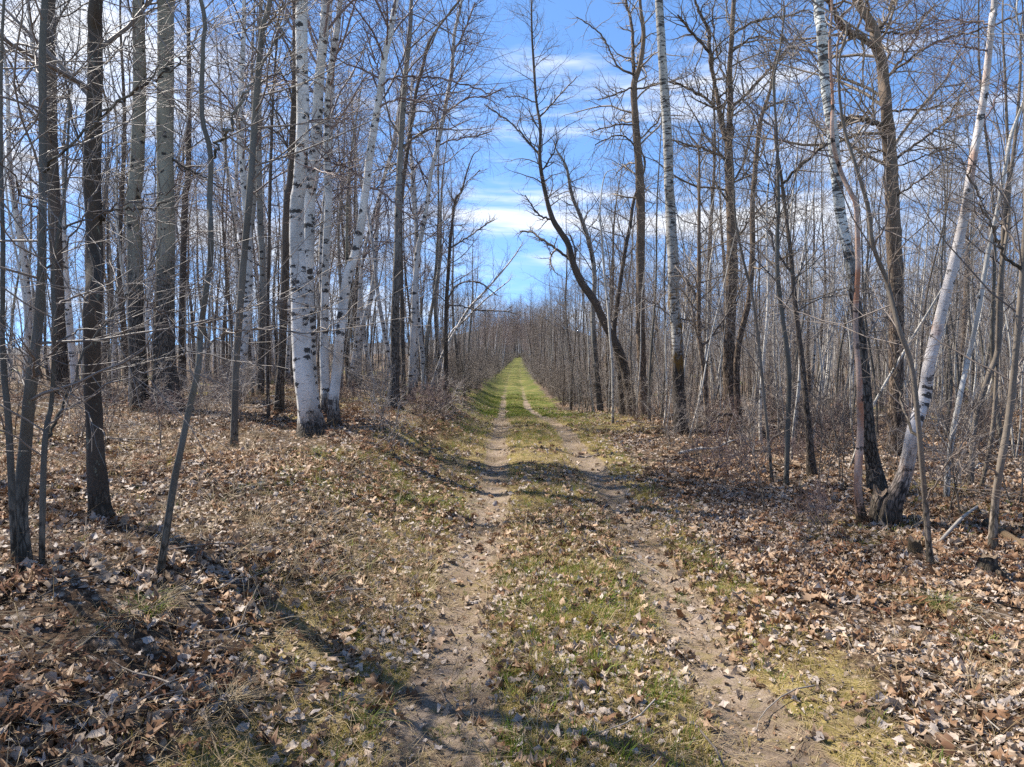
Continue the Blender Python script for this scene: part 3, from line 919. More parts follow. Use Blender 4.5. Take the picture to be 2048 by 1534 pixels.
hero('birch_tree', 'forked white birch closest to the left verge of the track', W(821, 803, 15, 824, 739, 14, 828, 654, 14, 831, 570, 12, 836, 502, 11, 846, 455, 9, 855, 400, 8, 863, 342, 8, 876, 287, 8, 887, 233, 8, 895, 192, 7, 904, 137, 7, 909, 68, 6, 923, 0, 5),
     'birch_small', 'birch', limbs=[W(837, 495, 8, 831, 434, 7, 826, 400, 7, 824, 329, 6, 820, 250, 5, 826, 150, 4), W(908, 104, 5, 926, 68, 4, 950, 5, 3), W(884, 290, 4, 912, 279, 3, 956, 271, 3, 983, 263, 2), W(888, 228, 4, 934, 197, 3, 975, 192, 3, 1005, 175, 2)],
     extra_top=2, tmin=0.45, lscale=0.9, group=GL)
hero('ash_tree', 'slender dark tree at the left verge with branches arching over the track', W(892, 773, 10, 892, 637, 8, 897, 536, 7, 902, 468, 6, 911, 400, 5, 923, 383, 4, 935, 340, 3, 947, 309, 2),
     'dark', 'dark', limbs=[W(896, 603, 4, 911, 573, 4, 938, 563, 3, 965, 568, 3, 992, 590, 2), W(895, 612, 4, 924, 612, 3, 951, 620, 3, 999, 622, 3, 1033, 627, 2), W(901, 495, 4, 941, 471, 3, 968, 451, 3, 990, 439, 2), W(905, 420, 3, 930, 370, 2, 960, 340, 2)],
     extra_top=0.5, tmin=0.3, lscale=0.75, Y=34)
hero('birch_sapling', 'thin pale birch leaning hard right over the left verge', W(857, 756, 6, 884, 712, 6, 911, 661, 5, 938, 617, 5, 972, 580, 4, 1019, 525, 3, 1040, 495, 2), 'birch_small', 'sapling', extra_top=0.5, tmin=0.4, dens=0.8, Y=37)
hero('birch_sapling', 'second pale birch leaning over the left verge, lower and fainter', W(880, 760, 5, 897, 678, 4, 930, 640, 4, 970, 600, 3, 1016, 563, 2), 'birch_small', 'sapling', extra_top=0.5, tmin=0.4, dens=0.7, Y=42)

# ---- right side
hero('oak_tree', 'dark tree at the right verge leaning left over the track with a dead crooked limb', W(1267, 824, 22, 1250, 739, 18, 1233, 691, 17, 1213, 654, 15, 1189, 603, 15, 1162, 563, 15, 1145, 522, 13, 1135, 485, 12, 1108, 444, 11, 1094, 400, 9, 1080, 325, 7, 1081, 257, 6, 1073, 205, 5, 1068, 137, 5, 1064, 68, 4, 1064, 0, 3),
     'dark', 'dark', limbs=[W(1077, 310, 5, 1051, 277, 4, 1030, 253, 3, 1003, 233, 3, 968, 209, 2), W(1081, 236, 4, 1112, 199, 3, 1153, 154, 2), W(1143, 524, 6, 1108, 495, 5, 1077, 473, 4, 1064, 464, 4, 1040, 463, 3), W(1101, 441, 5, 1084, 434, 4, 1067, 417, 3, 1050, 390, 2),
                            W(1108, 495, 4, 1100, 520, 3, 1110, 545, 2), W(1073, 205, 3, 1040, 193, 2, 1010, 195, 2), W(1081, 340, 4, 1105, 310, 3, 1115, 280, 2), W(1150, 535, 4, 1150, 500, 3, 1140, 470, 3)],
     extra_top=0.6, tmin=0.5, lscale=0.62, dens=1.5, Y=24)
hero('maple_tree', 'dark forked stem rising right behind the leaning roadside tree', W(1246, 812, 12, 1238, 730, 10, 1228, 671, 9, 1240, 570, 8, 1250, 502, 8, 1260, 451, 7, 1268, 400, 6, 1290, 330, 4), 'dark', 'dark', extra_top=1.5, tmin=0.3, lscale=0.7, Y=25.5)
hero('poplar_tree', 'greyish leaning tree with upswept twigs behind the dark leaning tree', W(1203, 807, 12, 1193, 739, 11, 1186, 637, 10, 1189, 553, 9, 1181, 496, 9, 1163, 438, 8, 1143, 387, 7, 1133, 335, 5, 1112, 298, 3), 'poplar', 'dark', extra_top=0.6, tmin=0.4, lscale=0.7, dens=1.3, Y=30)
hero('aspen_sapling', 'thin pale pole standing alone at the right verge in front of the leaning tree', W(1226, 846, 6, 1225, 739, 5, 1220, 671, 5, 1215, 603, 5, 1208, 536, 5, 1203, 468, 4, 1200, 420, 3, 1210, 350, 2), 'pole', 'sapling', extra_top=0.4, tmin=0.6, dens=0.5, lscale=0.6, flare=0.1)
hero('oak_tree', 'upright brown oak forking near the top, left of the mossy aspen', W(1289, 824, 22, 1286, 780, 18, 1284, 739, 17, 1281, 637, 18, 1281, 536, 17, 1281, 400, 17, 1276, 308, 15, 1271, 240, 14, 1268, 171, 12, 1280, 130, 10, 1287, 68, 8, 1280, 0, 6),
     'oak', 'oak', limbs=[W(1268, 165, 8, 1266, 103, 7, 1264, 51, 6, 1252, 0, 5), W(1262, 148, 5, 1235, 133, 4, 1222, 106, 3, 1201, 68, 3, 1153, 34, 2), W(1266, 168, 4, 1222, 192, 3, 1195, 200, 2), W(1272, 250, 4, 1230, 250, 3, 1180, 265, 2), W(1275, 300, 4, 1240, 270, 3, 1190, 290, 2), W(1285, 180, 4, 1340, 165, 3, 1400, 190, 2)],
     extra_top=3, tmin=0.4, lscale=0.85, Y=22.5)
hero('aspen_tree', 'tall aspen at the right verge, white above and dark below with ochre moss', W(1362, 873, 28, 1360, 840, 25, 1357, 773, 23, 1354, 671, 22, 1348, 603, 22, 1347, 536, 22, 1343, 468, 21, 1340, 400, 20, 1338, 377, 19, 1335, 274, 18, 1328, 171, 17, 1323, 86, 16, 1318, 0, 15),
     'mossy', 'aspen', limbs=[W(1350, 540, 6, 1366, 556, 5, 1379, 570, 5, 1396, 597, 3), W(1345, 640, 3, 1310, 610, 3, 1270, 590, 2, 1240, 585, 2), W(1355, 640, 4, 1385, 640, 3, 1410, 655, 2)], extra_top=6, tmin=0.62, rough=0.1, flare=0.4, dens=0.8)
hero('maple_tree', 'thin brown tree with level twigs between the mossy aspen and the big oak', W(1418, 877, 11, 1408, 743, 10, 1398, 663, 9, 1398, 521, 8, 1398, 400, 6, 1397, 300, 4), 'oak', 'young', limbs=[W(1403, 700, 5, 1440, 650, 4, 1475, 590, 3, 1490, 545, 2), W(1402, 690, 5, 1380, 600, 4, 1368, 555, 4, 1350, 530, 2)], extra_top=0.8, tmin=0.3, twig='twig_oak')
hero('oak_tree', 'large spreading brown oak whose trunk splits in two high above the thicket', W(1467, 861, 30, 1462, 800, 26, 1459, 743, 24, 1459, 642, 23, 1463, 562, 23, 1463, 461, 20, 1461, 400, 18, 1458, 315, 16, 1458, 290, 14, 1459, 246, 11, 1461, 192, 11, 1459, 137, 10, 1464, 68, 9, 1468, 0, 8),
     'oak', 'oak', limbs=[W(1456, 298, 12, 1444, 246, 11, 1436, 205, 9, 1429, 164, 8, 1421, 115, 8, 1418, 68, 7, 1405, 36, 6, 1390, 0, 5), W(1420, 112, 6, 1396, 79, 5, 1380, 60, 5, 1355, 30, 3), W(1438, 225, 6, 1405, 192, 5, 1380, 179, 4, 1350, 165, 3), W(1450, 318, 6, 1416, 300, 5, 1380, 290, 4, 1340, 280, 3),
                          W(1463, 216, 7, 1490, 192, 6, 1528, 151, 6, 1550, 126, 5, 1588, 82, 4, 1621, 52, 3), W(1466, 101, 5, 1498, 79, 4, 1517, 74, 4, 1540, 84, 3, 1560, 120, 2), W(1466, 66, 5, 1500, 47, 5, 1544, 36, 4, 1585, 30, 4, 1604, 22, 3, 1640, 24, 2), W(1456, 165, 4, 1440, 130, 3, 1425, 40, 3, 1430, 0, 2),
                          W(1465, 370, 5, 1485, 330, 4, 1500, 270, 3, 1510, 230, 2), W(1465, 500, 5, 1500, 440, 4, 1540, 400, 3, 1590, 390, 2)],
     extra_top=3, tmin=0.4, rough=0.2, flare=0.5, lscale=0.9)
hero('oak_tree', 'slimmer brown oak leaning right from the foot of the large spreading oak', W(1478, 866, 14, 1474, 715, 12, 1497, 602, 11, 1505, 501, 11, 1505, 411, 10, 1514, 301, 9, 1522, 238, 8, 1541, 178, 6, 1550, 120, 4), 'oak', 'oak', limbs=[W(1526, 225, 5, 1545, 210, 4, 1575, 203, 3, 1600, 210, 2)], extra_top=1, tmin=0.35, lscale=0.7, dens=0.8)
hero('hazel_sapling', 'thin grey sapling leaning left in the leaves, left of the straight pole', W(1546, 970, 7, 1529, 804, 6, 1517, 683, 6, 1505, 594, 5, 1485, 513, 5, 1470, 430, 4, 1465, 330, 3), 'pole_brown', 'sapling', extra_top=0.5, tmin=0.3, twig='twig')
hero('aspen_sapling', 'straight grey pole with a slight bend, standing out in front of the right thicket', W(1572, 978, 11, 1576, 844, 10, 1578, 743, 10, 1566, 642, 9, 1556, 562, 9, 1554, 481, 8, 1557, 400, 7, 1554, 274, 5, 1547, 164, 5, 1558, 110, 4, 1569, 27, 3), 'smooth', 'sapling',
     limbs=[W(1552, 380, 4, 1520, 320, 3, 1480, 270, 2, 1465, 255, 2), W(1553, 300, 4, 1590, 240, 3, 1620, 180, 2), W(1550, 260, 3, 1500, 215, 3, 1470, 170, 2)], extra_top=0.5, tmin=0.35, flare=0.2, twig='twig')
hero('maple_tree', 'dark pole bent left above the fallen pale log', W(1626, 954, 17, 1614, 824, 12, 1602, 703, 10, 1590, 602, 9, 1582, 513, 8, 1574, 448, 7, 1566, 383, 7, 1561, 342, 5, 1550, 280, 3), 'dark', 'young', limbs=[W(1566, 366, 6, 1599, 334, 6, 1626, 309, 6, 1654, 285, 5, 1680, 250, 3), W(1585, 550, 5, 1550, 500, 4, 1540, 460, 3)], extra_top=0.6, tmin=0.4, twig='twig_oak')
hero('aspen_tree', 'leaning aspen, banded black and white above and dark below, beside the right birches', W(1754, 985, 36, 1746, 930, 28, 1736, 858, 25, 1724, 705, 21, 1711, 603, 19, 1698, 512, 19, 1683, 441, 20, 1676, 383, 21, 1666, 274, 20, 1654, 192, 20, 1647, 110, 20, 1643, 55, 19, 1637, 0, 19),
     'banded', 'aspen', limbs=[W(1722, 700, 5, 1738, 670, 4, 1755, 640, 4, 1780, 630, 2), W(1650, 155, 4, 1600, 110, 3, 1560, 60, 2)], extra_top=6, tmin=0.7, dens=0.6, rough=0.1, flare=0.4)
hero('birch_sapling', 'thin birch with peeling pink bark crossing the banded aspen', W(1727, 1050, 18, 1716, 975, 15, 1721, 858, 13, 1718, 756, 11, 1711, 654, 10, 1716, 527, 10, 1713, 425, 9, 1709, 400, 9, 1700, 383, 9, 1681, 342, 8, 1665, 274, 8, 1665, 192, 6, 1659, 96, 5, 1663, 0, 4),
     'birch_peel', 'sapling', extra_top=1, tmin=0.6, dens=0.6, twig='twig_red')
hero('maple_sapling', 'brown crooked sapling curving left in front of the large right birch', W(1863, 1137, 13, 1851, 1010, 11, 1838, 858, 10, 1823, 730, 9, 1797, 654, 9, 1772, 558, 9, 1746, 491, 8, 1736, 415, 8, 1714, 340, 7, 1689, 260, 6, 1678, 178, 5, 1680, 110, 4, 1692, 46, 3),
     'pole_brown', 'young', limbs=[W(1840, 880, 6, 1800, 800, 5, 1790, 700, 4), W(1752, 500, 5, 1775, 440, 4, 1770, 360, 3), W(1700, 300, 4, 1740, 240, 3, 1790, 190, 2), W(1850, 1000, 4, 1900, 920, 3, 1950, 880, 2)], extra_top=0.6, tmin=0.3, lscale=0.8, twig='twig')
hero('oak_tree', 'big brown oak on the right with a broken stub and a heavy left fork', W(1795, 908, 32, 1793, 860, 28, 1792, 807, 27, 1793, 654, 27, 1790, 527, 27, 1785, 410, 26, 1779, 301, 24, 1773, 219, 22, 1767, 164, 21, 1762, 118, 20, 1751, 88, 19, 1747, 55, 17, 1730, 27, 16, 1714, 0, 16),
     'oak', 'oak', limbs=[W(1755, 92, 13, 1727, 77, 12, 1708, 66, 11, 1695, 60, 11, 1676, 41, 11, 1665, 16, 10, 1654, 0, 9), W(1770, 258, 10, 1745, 246, 10, 1727, 238, 9, 1700, 234, 8, 1688, 241, 5, 1667, 265, 3), W(1777, 162, 6, 1801, 120, 5, 1831, 74, 4, 1845, 36, 4, 1870, 12, 3),
                          W(1790, 140, 5, 1831, 110, 5, 1870, 85, 4, 1919, 71, 4, 1974, 55, 4, 2048, 25, 3), W(1786, 326, 6, 1829, 290, 5, 1864, 266, 5, 1897, 235, 4, 1935, 164, 3), W(1780, 222, 5, 1831, 218, 4, 1853, 219, 4, 1892, 200, 3, 1927, 167, 2), W(1752, 75, 6, 1774, 36, 5, 1790, 0, 4), W(1755, 66, 5, 1810, 66, 4, 1853, 52, 3, 1875, 38, 2),
                          W(1787, 335, 4, 1830, 320, 3, 1880, 300, 3, 1915, 295, 2), W(1765, 300, 4, 1735, 310, 3, 1710, 340, 2), W(1790, 400, 4, 1840, 360, 3, 1880, 330, 2)],
     extra_top=3.5, tmin=0.4, rough=0.2, flare=0.4)
hero('birch_tree', 'large pinkish white birch leaning right from a split black stump', W(1777, 1046, 46, 1784, 1010, 36, 1795, 985, 32, 1813, 934, 26, 1828, 858, 25, 1848, 797, 24, 1858, 730, 23, 1876, 654, 21, 1891, 593, 20, 1909, 522, 19, 1930, 425, 17, 1934, 397, 16, 1944, 329, 15, 1955, 268, 14, 1968, 192, 13, 1977, 110, 12, 1985, 27, 11, 1989, 0, 11),
     'birch_pink', 'birch', limbs=[W(1971, 40, 4, 1920, 42, 3, 1860, 35, 2), W(1968, 105, 4, 1930, 90, 3, 1880, 80, 2), W(1955, 255, 4, 1985, 210, 3, 2015, 160, 2)], extra_top=4, tmin=0.7, dens=0.7, rough=0.08, flare=0.35)
hero('aspen_sapling', 'grey pole leaning right just behind the large pinkish birch', W(1891, 1005, 11, 1899, 908, 10, 1919, 797, 10, 1937, 715, 9, 1955, 629, 9, 1975, 512, 8, 1996, 415, 8, 2009, 342, 7, 2020, 279, 7, 2031, 246, 6, 2048, 200, 5, 2065, 120, 4), 'pole', 'sapling', extra_top=1, tmin=0.4)
hero('aspen_sapling', 'grey brown twin pole rising near the right edge behind the brown sapling', W(1940, 975, 11, 1950, 847, 10, 1975, 756, 10, 1996, 695, 10, 2003, 553, 9, 2011, 400, 8, 2026, 315, 7, 2040, 164, 5, 2044, 40, 3), 'pole_brown', 'sapling', stems=[W(1962, 960, 8, 1985, 860, 8, 1994, 720, 7, 2000, 560, 7, 2018, 420, 6, 2012, 200, 5, 2006, 0, 3)], extra_top=1, tmin=0.4, twig='twig')
hero('hazel_tree', 'brown sapling with an arching limb closest to the right edge', W(1983, 1107, 18, 1990, 1010, 14, 2001, 934, 13, 2021, 807, 12, 2036, 654, 11, 2044, 552, 10, 2052, 420, 9, 2050, 200, 7, 2055, 0, 5), 'pole_brown', 'young',
     limbs=[W(2042, 545, 7, 2011, 512, 6, 1990, 466, 5, 1968, 419, 4, 1946, 370, 4, 1935, 334, 3, 1897, 307, 2), W(2020, 800, 5, 2040, 740, 4, 2060, 690, 3), W(1996, 960, 4, 1960, 900, 3, 1930, 850, 2), W(2046, 520, 5, 2000, 440, 4, 1940, 420, 3, 1880, 370, 2)], extra_top=1, tmin=0.25, lscale=0.9, twig='twig')
hero('aspen_sapling', 'thin pale pole leaning sharply right between the banded aspen and the large birch', W(1697, 940, 5, 1741, 822, 5, 1813, 695, 5, 1853, 629, 4, 1884, 578, 4, 1930, 500, 3, 1965, 446, 2), 'pole', 'sapling', extra_top=0.4, tmin=0.75, dens=0.4, lscale=0.6)

# ------------------------------------------------------------------ repeated trees: one of each kind, then copies


def proto(name, kind, bark, H, r0, seed, lean=0.5, dens=1.0, lscale=1.0, tmin=None, twig=None, S=8, rough=0.1, nstem=1):
    rg = np.random.default_rng(seed)
    root = bpy.data.objects.new(name, None)
    root.empty_display_size = 0.2
    geosT, geosC = [], []
    for s in range(nstem):
        K = 26
        t = np.linspace(0, 1, K)
        ph = rg.random(4) * 6.28
        ln = lean * (1 if nstem == 1 else 1.0)
        az = rg.random() * 6.28
        h = H * (1 if s == 0 else 0.6 + 0.35 * rg.random())
        x = np.cos(az) * ln * t ** 1.4 + 0.014 * H * np.sin(t * 5 + ph[0]) * t + 0.006 * H * np.sin(t * 13 + ph[1])
        y = np.sin(az) * ln * t ** 1.4 + 0.014 * H * np.sin(t * 4.3 + ph[2]) * t + 0.006 * H * np.sin(t * 11 + ph[3])
        ox, oy = (0, 0) if s == 0 else rg.normal(size=2) * 0.05
        P = np.stack([x + ox, y + oy, t * h - 0.12], 1)
        R = r0 * (1 if s == 0 else 0.7) * (1 - 0.93 * t ** 1.1) + 0.003
        P2 = resample(np.concatenate([P, R[:, None]], 1), 46)
        geosT.append(trunk_geo(P2[:, :3], P2[:, 3], S, rough, rg, 0.7))
        geosC.append(crown_geo(P2[:, :3], P2[:, 3], kind, rg, dens, lscale, tmin))
    V, F, B = join_geo(geosT)
    to = bpy.data.objects.new('trunk', make_mesh('trunk', V, F, M[bark], {'bark_co': B}))
    V, F, B = join_geo(geosC)
    co = bpy.data.objects.new('crown', make_mesh('crown', V, F, M[twig or PAL[kind]['twig']]))
    to.parent = root
    co.parent = root
    return root, (to, co)


PROTO = {
    'birch': [proto('birch_tree', 'birch', 'birch_small', 15, 0.11, 501, 1.6), proto('birch_tree', 'birch', 'birch_small', 13, 0.085, 502, 2.4), proto('birch_tree', 'birch', 'birch', 16, 0.13, 503, 0.8)],
    'maple': [proto('maple_tree', 'dark', 'dark', 14, 0.10, 511, 0.6), proto('maple_tree', 'dark', 'dark', 12, 0.075, 512, 1.2), proto('maple_tree', 'dark', 'oak', 15, 0.13, 513, 0.5, twig='twig_oak')],
    'poplar': [proto('poplar_tree', 'aspen', 'poplar', 16, 0.12, 521, 0.6), proto('poplar_tree', 'aspen', 'aspen', 15, 0.10, 522, 0.9), proto('poplar_tree', 'aspen', 'poplar', 13, 0.075, 523, 1.0)],
    'sapling': [proto('aspen_sapling', 'sapling', 'pole', 10.0, 0.042, 531, 0.7, S=6), proto('aspen_sapling', 'sapling', 'pole', 9.0, 0.034, 532, 1.1, S=6), proto('aspen_sapling', 'sapling', 'pole', 8.0, 0.030, 533, 0.5, S=6),
                proto('aspen_sapling', 'sapling', 'smooth', 9.5, 0.036, 534, 0.9, S=6, twig='twig'), proto('aspen_sapling', 'sapling', 'pole_brown', 7.0, 0.026, 535, 1.2, S=6, twig='twig')],
    'shrub': [proto('hazel_shrub', 'young', 'pole_brown', 2.6, 0.012, 541, 0.7, 0.45, 0.5, 0.15, S=4, nstem=5), proto('hazel_shrub', 'young', 'pole_brown', 2.0, 0.010, 542, 0.8, 0.45, 0.45, 0.15, S=4, nstem=5, twig='twig_pale'),
              proto('hazel_shrub', 'young', 'smooth', 3.4, 0.015, 543, 1.1, 0.5, 0.55, 0.2, S=4, nstem=4)],
    'whip': [proto('young_aspen', 'sapling', 'pole', 4.6, 0.017, 561, 0.6, 0.6, 0.45, 0.35, S=5), proto('young_aspen', 'sapling', 'pole_brown', 3.8, 0.014, 562, 0.8, 0.6, 0.42, 0.35, S=5, nstem=2, twig='twig'),
             proto('young_aspen', 'sapling', 'pole', 5.6, 0.020, 563, 0.5, 0.6, 0.5, 0.4, S=5), proto('young_aspen', 'sapling', 'pole', 3.2, 0.012, 564, 0.5, 0.6, 0.4, 0.35, S=5, nstem=2)],
    'sprout': [proto('young_shrub', 'sapling', 'pole_brown', 1.1, 0.006, 551, 0.3, 0.35, 0.3, 0.25, S=4, nstem=3, twig='twig_pale'), proto('young_shrub', 'sapling', 'pole_brown', 1.5, 0.007, 552, 0.4, 0.4, 0.32, 0.25, S=4, nstem=2, twig='twig'),
               proto('young_shrub', 'sapling', 'pole_brown', 0.8, 0.005, 553, 0.25, 0.35, 0.25, 0.3, S=4, nstem=4, twig='twig_red')],
}


def place(kind, x, y, s, rz, label, cat, group, which=None, tilt=(0, 0), sx=1.0):
    ps = PROTO[kind]
    root, parts = ps[which if which is not None else int(rng.integers(len(ps)))]
    r = root.copy()
    COL.objects.link(r)
    r.location = (float(x), float(y), float(terrain(x, y)))
    r.rotation_euler = (float(tilt[0]), float(tilt[1]), float(rz))
    r.scale = (s * sx, s * sx, s)
    tag(r, label, cat, group)
    for p in parts:
        c = p.copy()
        COL.objects.link(c)
        c.parent = r
    return r


def scatter_pts(n, xr, yr, mind, ok, seed, tries=40):
    rg = np.random.default_rng(seed)
    out = []
    base = list(TREE_BASES)
    k = 0
    while len(out) < n and k < n * tries:
        k += 1
        y = yr[0] + (yr[1] - yr[0]) * rg.random() ** 1.0
        x = xr[0] + (xr[1] - xr[0]) * rg.random()
        if not ok(x, y):
            continue
        if any((x - a) ** 2 + (y - b) ** 2 < mind * mind for a, b in out):
            continue
        if any((x - a) ** 2 + (y - b) ** 2 < 0.35 for a, b in base):
            continue
        out.append((x, y))
    return out


def u_of(x, y):
    return x - float(path_x(y))


def px_of(x, y):
    return CX + x / y * F_PX


used = []
REFS_L = [(45, 'mossy grey clump'), (121, 'far left dark trunk'), (203, 'dark flaky trunk'), (282, 'slimmer olive aspen'), (333, 'thicker olive aspen'), (467, 'slim grey leaning tree'),
          (625, 'big white birch'), (700, 'leaning white birch'), (785, 'dark poplar'), (892, 'slender verge tree')]
REFS_R = [(1203, 'greyish leaning tree'), (1289, 'upright forked oak'), (1362, 'mossy aspen'), (1467, 'large spreading oak'), (1572, 'bent grey pole'), (1626, 'dark bent pole'),
          (1754, 'banded aspen'), (1800, 'large pinkish birch'), (1891, 'leaning grey pole'), (1983, 'brown edge sapling')]
ORD = 'first second third fourth fifth sixth seventh eighth ninth tenth'.split()


def single_out(objs, what, refs):
    """label each by its order to the right of the nearest well known trunk"""
    slots = {}
    for o in objs:
        px = px_of(o.location[0], o.location[1])
        if not -10 < px < 2058:
            continue
        k = max([i for i, r in enumerate(refs) if r[0] < px], default=-1)
        slots.setdefault(k, []).append((px, o))
    for k, lst in slots.items():
        lst.sort(key=lambda q: q[0])
        for i, (px, o) in enumerate(lst[:10]):
            o['label'] = ('%s, %s right of the %s' % (what, ORD[i], refs[k][1])) if k >= 0 else ('%s, %s from the left border' % (what, ORD[i]))




def put(kind, n, xr, yr, mind, ok, seed, label, cat, group, srange=(0.85, 1.15), tl=0.04):
    rg = np.random.default_rng(seed + 5)
    objs = []
    for (x, y) in scatter_pts(n, xr, yr, mind, ok, seed):
        s = srange[0] + (srange[1] - srange[0]) * rg.random()
        objs.append(place(kind, x, y, s, rg.random() * 6.28, label, cat, group, int(rg.integers(len(PROTO[kind]))), (rg.normal() * tl, rg.normal() * tl)))
    return objs


def left_ok(ymin, umin):
    return lambda x, y: u_of(x, y) < -umin and y > ymin and abs(x) < 0.80 * y + 1.0


def right_ok(ymin, umin):
    return lambda x, y: u_of(x, y) > umin and y > ymin and abs(x) < 0.80 * y + 1.0


# left wood
lb = put('birch', 34, (-30, -4), (19, 48), 1.3, left_ok(19, 4.0), 61, 'slim white birch standing back in the left wood', 'tree', 'white birches in the left wood')
lm = put('maple', 34, (-38, -3.4), (18, 52), 1.2, left_ok(18, 3.6), 62, 'dark bare tree standing back in the left wood', 'tree', 'dark bare trees in the left wood')
lp = put('poplar', 34, (-38, -4), (20, 55), 1.3, left_ok(20, 4.2), 63, 'tall grey poplar standing back in the left wood', 'tree', 'grey poplars in the left wood')
ls = put('sapling', 75, (-32, -3.0), (13.5, 50), 0.8, left_ok(13.5, 3.2), 64, 'thin bare sapling among the trunks of the left wood', 'sapling', 'saplings in the left wood')
put('shrub', 9, (-22, -2.6), (14, 50), 0.8, left_ok(14, 2.7), 65, 'leafless many stemmed shrub under the left trees', 'shrub', 'shrubs under the left trees')
# right thicket
rs_ = put('sapling', 285, (3.0, 46), (11.5, 46), 0.5, lambda x, y: u_of(x, y) > 3.2 and y > 11.5 + 0.0 * x and abs(x) < 0.8 * y and (y > 15 or x > 4.6), 71, 'slender bare aspen pole in the dense thicket right of the track', 'sapling', 'aspen poles in the right thicket', (0.75, 1.1), 0.05)
rm = put('maple', 16, (3.4, 40), (20, 52), 1.5, right_ok(20, 3.6), 72, 'dark bare tree rising out of the right thicket', 'tree', 'dark bare trees in the right thicket', (0.7, 1.0))
put('whip', 240, (2.9, 32), (12, 42), 0.35, lambda x, y: u_of(x, y) > 3.0 and abs(x) < 0.8 * y and (y > 14 or x > 4.4), 74, 'thin whippy young aspen filling the right thicket', 'sapling', 'young aspens in the right thicket', (0.7, 1.2), 0.08)
put('whip', 60, (-24, -3), (15, 40), 0.5, left_ok(15, 3.1), 75, 'thin whippy young aspen between the left trunks', 'sapling', 'young aspens in the left wood', (0.7, 1.2), 0.08)
put('shrub', 8, (2.8, 30), (16, 50), 0.7, right_ok(13, 2.9), 73, 'leafless many stemmed shrub at the foot of the right thicket', 'shrub', 'shrubs in the right thicket')
# along the far track
fs_ = put('shrub', 26, (-6, 6.5), (24, 85), 0.7, lambda x, y: 2.9 < abs(u_of(x, y)) < 5.2, 81, 'leafless shrub crowding the verge where the track dips', 'shrub', 'shrubs along the far track', (0.8, 1.25))
fm = put('maple', 40, (-11, 12), (38, 110), 1.4, lambda x, y: 2.7 < abs(u_of(x, y)) < 8.5, 82, 'dark bare tree lining the far stretch of the track', 'tree', 'trees lining the far track', (0.5, 0.78))
fp = put('poplar', 30, (-12, 12), (40, 120), 1.6, lambda x, y: 3.2 < abs(u_of(x, y)) < 9.5, 83, 'grey poplar lining the far stretch of the track', 'tree', 'poplars lining the far track', (0.45, 0.72))
single_out(lb, 'slim white birch back in the wood', REFS_L)
single_out(lm, 'dark bare tree back in the wood', REFS_L)
single_out(lp, 'tall grey poplar back in the wood', REFS_L)
single_out([o for o in ls if o.location[1] < 22], 'thin sapling near the wood edge', REFS_L)
single_out(rm, 'dark bare tree rising from the thicket', REFS_R)
single_out([o for o in rs_ if o.location[1] < 17], 'slender pole at the thicket front', REFS_R)
for lst, what in ((fs_, 'leafless shrub crowding the %s verge where the track dips'), (fm, 'dark bare tree on the %s of the far track'), (fp, 'grey poplar on the %s of the far track')):
    for o in lst:
        sd = 'left' if u_of(o.location[0], o.location[1]) < 0 else 'right'
        o['label'] = what % sd
        o['group'] = o['group'] + ', ' + sd + ' side'
# little shoots near the verge
put('sprout', 60, (-9, -1.6), (8.5, 22), 0.45, lambda x, y: u_of(x, y) < -2.0 and abs(x) < 0.75 * y and not (560 < px_of(x, y) < 740 and y < 15.5), 91, 'thin leafless shoots sprouting from the litter left of the track', 'shoots', 'shoots left of the track', (0.7, 1.2), 0.08)
put('sprout', 75, (2.2, 11), (7.0, 20), 0.4, lambda x, y: u_of(x, y) > 2.4 and abs(x) < 0.75 * y, 92, 'thin leafless shoots sprouting from the litter right of the track', 'shoots', 'shoots right of the track', (0.7, 1.3), 0.1)
# trees standing outside the frame on the left, whose shadows cross the track
for (x, y, kd, w, s) in ((-7.0, 5.4, 'poplar', 2, 0.9), (-9.4, 7.8, 'maple', 1, 1.0), (-11.5, 10.2, 'birch', 2, 1.0), (-6.0, 3.2, 'sapling', 3, 1.0), (-10.5, 5.6, 'birch', 1, 1.0)):
    place(kd, x, y, s, x * 3.1, 'bare tree just beyond the left border of the photo', 'tree', 'trees beyond the left border', w)

# ------------------------------------------------------------------ instancing for what nobody could count


